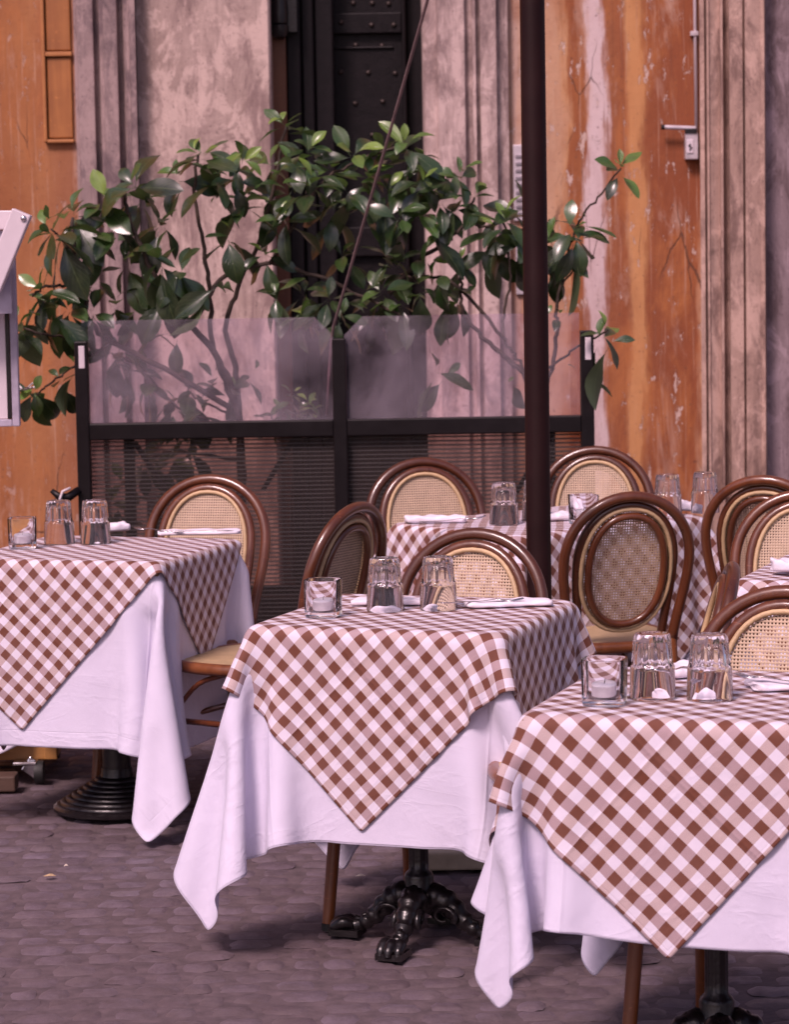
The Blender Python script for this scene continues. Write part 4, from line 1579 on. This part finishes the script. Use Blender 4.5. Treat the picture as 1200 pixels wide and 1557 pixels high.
# px, py, depth offset, size, leaves, youth, droop, lean x
W1 = [(437, 186, .05, .11, 8, .8, 0, .1), (300, 232, 0, .125, 9, .6, .1, -.2), (322, 268, -.05, .13, 8, .2, .3, .3), (268, 262, 0, .12, 7, .2, .3, -.5),
      (192, 282, -.14, .165, 7, -.3, 0, 0), (222, 300, -.05, .14, 8, 0, .4, .3), (150, 312, -.1, .14, 8, .3, .2, -.3), (106, 322, -.18, .15, 9, .3, .4, -.2),
      (82, 352, -.24, .15, 9, .1, .9, -.3), (70, 342, -.2, .13, 7, .5, .2, -.6), (135, 350, -.1, .14, 8, .1, .5, 0), (180, 338, -.1, .14, 8, -.1, .5, 0), 
      (250, 335, -.05, .14, 8, -.1, .6, .2), (240, 392, -.1, .15, 8, -.4, .8, 0), (275, 405, -.12, .15, 8, -.4, .9, .1), 
      (330, 430, -.2, .17, 5, -.4, 1.2, .1), (345, 350, 0, .13, 8, .1, .4, .2), (372, 300, 0, .13, 8, .4, .3, .1), (370, 245, .04, .12, 8, .5, .2, .3), (355, 270, 0, .12, 7, .2, .4, 0),
      (405, 240, .05, .125, 8, .4, .2, -.3), (410, 300, .05, .13, 8, .2, .4, 0), (190, 400, -.1, .13, 7, 0, .6, -.2), (175, 448, -.1, .12, 7, .1, .5, -.2), (215, 465, -.1, .12, 6, .2, .5, .4), (250, 440, -.05, .12, 6, .2, .5, .3),
      (120, 420, -.18, .13, 8, -.1, .9, 0), (62, 437, -.25, .14, 8, .3, .6, -.6), (108, 462, -.2, .15, 8, -.2, .9, 0), (75, 458, -.22, .13, 6, .1, .8, -.4), (140, 470, -.16, .14, 7, -.1, .8, .2), (20, 492, -.3, .12, 9, .2, .4, -.4), (60, 470, -.25, .12, 6, .1, .6, 0),
      (52, 598, -.22, .13, 8, -.1, 1.0, -.4), (85, 575, -.2, .12, 6, -.1, .6, -.3), (112, 560, -.16, .10, 5, -.1, .7, 0),
      (448, 245, .05, .12, 8, .6, .1, -.2), (470, 230, .05, .12, 8, .5, .1, .3), (445, 285, .02, .13, 8, .2, .4, 0), (480, 275, .02, .13, 9, .4, .3, 0), (430, 330, 0, .13, 8, .1, .5, 0), 
      (508, 255, .05, .12, 8, .7, .1, .2), (532, 232, .05, .13, 7, .6, 0, .2), (530, 290, 0, .14, 8, .3, .4, .1), (505, 320, 0, .13, 8, .1, .6, 0), (560, 262, .05, .13, 8, .5, .2, .2), (585, 230, .05, .12, 8, .6, 0, 0), (615, 218, .05, .13, 9, .7, 0, .3), (640, 240, .05, .11, 7, .3, .3, .5),
      (590, 290, 0, .14, 8, .3, .5, 0), (620, 275, 0, .13, 8, .4, .2, 0), (645, 275, 0, .13, 8, .3, .3, .3), (605, 330, -.05, .14, 7, -.1, .9, 0), (640, 315, 0, .13, 8, .3, .4, 0), (670, 300, 0, .13, 8, .3, .3, .3),
      (400, 385, .02, .12, 7, 0, .6, -.2), (420, 440, .03, .12, 7, -.1, .8, 0), (465, 440, .02, .12, 8, -.1, .7, 0), (500, 452, .02, .13, 8, -.2, .8, 0), (455, 478, .02, .12, 6, 0, .8, 0), (520, 475, 0, .12, 7, 0, .8, .3), (575, 440, .02, .12, 8, .1, .5, 0),
      (600, 410, .02, .13, 8, .2, .4, 0), (560, 470, 0, .12, 7, .1, .6, 0), (610, 455, 0, .13, 8, 0, .6, .1), (635, 430, 0, .12, 7, .1, .6, .2), (590, 380, .02, .12, 7, .3, .4, 0), (520, 390, .05, .12, 7, -.1, .5, 0), 
      (175, 535, -.04, .14, 9, -.3, .9, 0), (200, 560, 0, .13, 8, -.3, .9, .2), (232, 575, 0, .12, 7, -.3, .9, .2), (265, 610, 0, .12, 7, -.3, .7, 0), (290, 590, 0, .14, 7, -.2, .4, 0), (310, 620, .02, .12, 7, -.3, .5, 0), (350, 590, .05, .10, 6, .2, .2, .4), (330, 575, .05, .10, 6, .2, .1, -.1), (385, 560, .08, .08, 4, 0, .3, .5), (265, 500, -.05, .11, 4, -.2, .9, 0), (235, 490, -.05, .11, 5, -.2, .7, .2),
      (220, 700, 0, .12, 8, -.3, .8, -.3), (190, 730, 0, .12, 7, -.3, .8, -.2), (260, 700, 0, .12, 7, -.3, .8, 0), (290, 680, 0, .12, 7, -.3, .8, .2), (165, 760, 0, .12, 7, -.3, .7, 0), (240, 760, 0, .12, 7, -.3, .7, 0), (170, 800, 0, .12, 7, -.3, .7, 0)]
for px, py, dy, sz, n_, yg, dr, lx in W1:
    Yc = Y1 + dy + rng.normal(0, .05)
    c = at(px + rng.normal(0, 3), py + rng.normal(0, 3), Yc)
    ax = Vector((lx + rng.normal(0, .2), -.35 + rng.normal(0, .25), .85 if dr < 1 else .3))
    L1.whorl(c, ax, sz, n_, yg, dr)
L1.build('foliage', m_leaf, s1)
# the one white flower low on the left
fl = MB()
fc = at(36, 594, Y1 - .27) - s1.location
for k in range(7):
    a_ = k * 2 * PI / 7
    dd = Vector((math.cos(a_), math.sin(a_) * .5 - .4, .35 + .2 * math.sin(k * 2.1))).normalized()
    sd_ = dd.cross(Vector((0, 0, 1))).normalized()
    pe = [fc, fc + dd * .018 + sd_ * .012, fc + dd * .036 + sd_ * .009 + Vector((0, 0, .004)), fc + dd * .043 - Vector((0, 0, .004)), fc + dd * .036 - sd_ * .009 + Vector((0, 0, .004)), fc + dd * .018 - sd_ * .012]
    fl.add(pe, [(0, 1, 2), (0, 2, 3), (0, 3, 4), (0, 4, 5)])
fl.build('flower', m_petal, s1, True)

Y2 = 10.22
s2 = thing('gardenia_shrub', 'sparse shrub with thin twigs reaching over the right end of screen', 'shrub', (at(815, 800, Y2).x, Y2, hs))
st = MB()
branch(st, s2, [(812, 890, Y2), (812, 640, Y2), (800, 575, Y2), (772, 545, Y2), (740, 518, Y2), (708, 482, Y2), (700, 440, Y2), (704, 400, Y2), (690, 380, Y2)], .011, .004)
branch(st, s2, [(808, 590, Y2), (790, 550, Y2), (770, 520, Y2), (765, 490, Y2), (775, 430, Y2), (772, 370, Y2), (765, 330, Y2)], .006, .004)
branch(st, s2, [(815, 640, Y2), (838, 560, Y2), (848, 500, Y2), (846, 470, Y2), (856, 420, Y2), (868, 370, Y2), (885, 330, Y2), (915, 295, Y2 - .05), (945, 255, Y2 - .08)], .008, .003)
branch(st, s2, [(838, 560, Y2), (870, 535, Y2 - .1), (900, 515, Y2 - .3), (925, 502, Y2 - .38)], .005, .003)
branch(st, s2, [(770, 520, Y2), (690, 430, Y2), (630, 425, Y2 + .05), (590, 440, Y2 + .05)], .006, .006)
branch(st, s2, [(590, 445, Y2 + .03), (640, 395, Y2), (685, 362, Y2), (708, 338, Y2), (722, 300, Y2)], .009, .004)
branch(st, s2, [(850, 440, Y2), (870, 415, Y2), (885, 390, Y2)], .004, .003)
branch(st, s2, [(708, 338, Y2), (740, 345, Y2), (768, 335, Y2)], .005, .003)
st.build('stems', m_bark, s2, True)
L2 = Leaves()
W2 = [(700, 262, 0, .12, 8, .4, .2, .2), (722, 290, 0, .12, 7, .4, .2, .2), (690, 300, 0, .12, 7, .3, .4, 0), (668, 345, 0, .12, 6, .2, .5, 0), (655, 375, 0, .10, 4, 0, .6, .1),
      (768, 332, 0, .13, 9, .4, .4, 0), (796, 318, 0, .13, 8, .5, .2, .2), (752, 345, 0, .13, 7, .1, .5, -.4), (778, 375, -.05, .15, 6, -.2, 1.1, 0), (745, 375, -.03, .15, 5, -.2, 1.1, -.3), (812, 352, 0, .13, 7, .2, .5, .3),
      (868, 352, -.05, .14, 8, .1, .6, 0), (882, 362, -.08, .17, 5, -.3, 1.2, .2), (852, 385, -.03, .13, 6, -.1, .9, -.2), (892, 335, 0, .12, 4, .6, .0, .5), (845, 400, 0, .12, 5, .1, .8, 0), (838, 365, 0, .12, 6, .3, .4, -.2),
      (946, 252, -.08, .11, 7, .9, .1, .1), (925, 503, -.38, .10, 6, .9, .1, .3), (932, 515, -.4, .15, 3, -.3, 1.3, .2), (912, 512, -.36, .10, 3, -.2, .9, 0),
      (855, 468, 0, .07, 4, .7, 0, 0), (682, 440, 0, .12, 6, -.1, .9, .1), (705, 455, 0, .12, 5, .1, .8, .3), (700, 400, 0, .11, 5, .1, .7, 0), (665, 420, 0, .12, 6, 0, .8, 0), (690, 470, 0, .11, 4, .3, .7, .2),
      (662, 560, 0, .13, 4, -.3, .9, .2), (682, 565, 0, .12, 3, -.3, 1.0, .4), (835, 480, 0, .09, 3, .2, .5, 0), (880, 560, -.05, .09, 3, 0, .6, -.2), (775, 580, 0, .10, 2, -.1, 1., -.2)]
for px, py, dy, sz, n_, yg, dr, lx in W2:
    Yc = Y2 + dy + rng.normal(0, .03)
    c = at(px + rng.normal(0, 2), py + rng.normal(0, 2), Yc)
    ax = Vector((lx + rng.normal(0, .15), -.35 + rng.normal(0, .2), .85 if dr < 1 else .3))
    L2.whorl(c, ax, sz, n_, yg, dr)
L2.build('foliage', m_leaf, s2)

# low plant behind the left pane
Y3 = 10.33
s3 = thing('potted_plant', 'small leafy plant showing low through the left pane beside the post', 'plant', (at(445, 800, Y3).x, Y3 - .02, hs))
st = MB()
L3 = Leaves()
for px, py in ((425, 618), (445, 600), (470, 610), (455, 625), (410, 632), (480, 625)):
    branch(st, s3, [(445, 880, Y3), (445, 720, Y3), (px, py, Y3)], .004, .002)
    L3.whorl(at(px, py, Y3), (rng.normal(0, .3), -.3, .9), .065, 7, .4, .3)
st.build('stems', m_bark, s3, True)
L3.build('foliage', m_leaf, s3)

# ------------------------------------------------------------------ menu cart at the left edge
YC = 8.66
xr_ = at(86, 1130, YC).x
ca = thing('menu_cart', 'wooden cart on castors with a pale menu frame, cut by left edge', 'cart', (xr_ - .35, YC, 0))
MB().box(-.35, .35, .02, .42, .072, .60).build('cabinet', m_cart, ca, bevel=.004)
b = MB()
b.box(-.35, .35, -.004, .02, .068, .115); b.box(-.35, .35, -.004, .02, .55, .60)
for x0 in (-.35, .312):
    b.box(x0, x0 + .038, -.0065, .0165, .068, .60)
b.build('frame_rail', m_cart, ca, bevel=.003)
b = MB()
for x0 in (-.27, .255):
    for y0 in (-.035, .38):
        w4 = Matrix.Translation((x0 + .045, y0, .036)) @ Matrix.Rotation(PI / 2, 4, 'Y')
        wb = MB().lathe([(.012, -.014), (.034, -.013), (.035, -.009), (.035, .009), (.034, .013), (.012, .014)], 24)
        wv = [w4 @ Vector(p) for p in wb.v]
        wh = MB().add(wv, wb.f).build('castor', m_rubber, ca, True, angle=40)
        fk_ = MB()
        fk_.box(x0 - .03, x0 + .04, y0 - .025, y0 + .025, .060, .071)
        fk_.bar((x0 + .005, y0, .065), (x0 + .043, y0, .038), .012, .05)
        fk_.build('fork_plate', m_steel, wh, bevel=.003)
MB().box(-.35, .245, -.17, -.085, .004, .05).build('base_board', m_board, ca, bevel=.005)
# upright frame with the menu sheet and the sloping lid arm
xf1 = at(15, 560, YC).x - ca.location.x
zt, zb = at(10, 440, YC).z, at(10, 655, YC).z
MB().box(xf1 - .022, xf1, .18, .21, zb, zt + .12).build('menu_frame', m_greyframe, ca, bevel=.003)
MB().box(xf1 - .55, xf1 - .0225, .18, .21, zb, zb + .022).build('menu_frame', m_greyframe, ca, bevel=.003)
MB().box(xf1 - .034, xf1 - .024, .178, .20, zb + .024, zt + .10).build('gasket', m_iron, ca)
MB().box(xf1 - .55, xf1 - .036, .185, .205, zb + .024, zt + .10).build('menu_sheet', m_whitepaint, ca)
MB().box(xf1 - .50, xf1 - .44, .21, .25, .60, zb + .2).build('upright', m_greyframe, ca, bevel=.003)
MB().box(xf1 - .16, xf1 - .10, .21, .25, .60, zb + .2).build('upright', m_greyframe, ca, bevel=.003)
pa, pb_ = at(43, 322, YC) - ca.location, at(-8, 440, YC) - ca.location
MB().bar(pa + Vector((-.018, 0, 0)), pb_ + Vector((-.012, 0, 0)), .05, .058).build('lid_arm', m_whitepaint, ca, bevel=.004)
pt = at(36, 320, YC) - ca.location
MB().box(pt.x - .55, pt.x - .02, .03, .07, pt.z - .055, pt.z + .001).build('lid_bar', m_whitepaint, ca, bevel=.004)
MB().box(pt.x - .55, pt.x - .05, .045, .06, pt.z - .30, pt.z - .056).build('lid_panel', m_greyframe, ca)
ps = at(43, 331, YC) - ca.location
MB().lathe([(.009, 0), (.008, .004), (.004, .006)], 14).build('screw', m_steel, ca, True).matrix_local = Matrix.Translation((ps.x - .012, -.026, ps.z - .002)) @ Matrix.Rotation(PI / 2, 4, 'X')

# ------------------------------------------------------------------ litter on the paving
for px, py, s_, mt, lab, nm in ((75, 1333, .016, m_seatcane, 'yellow scrap lying on the cobbles under the left table', 'fallen_leaf'), (548, 1333, .013, m_paper, 'tiny white scrap on the cobbles left of the clawed feet', 'paper_scrap'),
                                (100, 1318, .006, m_paper, 'white speck on the cobbles beside the yellow scrap', 'paper_scrap')):
    p = onz(px, py, .006)
    b = MB().add([(-s_, 0, .002), (-s_ * .2, -s_ * .55, .004), (s_, -s_ * .1, .003), (s_ * .3, s_ * .6, .006), (0, 0, .008)], [(0, 1, 4), (1, 2, 4), (2, 3, 4), (3, 0, 4)])
    o = b.build(nm, mt)
    o.modifiers.new('s', 'SOLIDIFY').thickness = .001
    o.location = p
    tag(o, lab, 'litter')
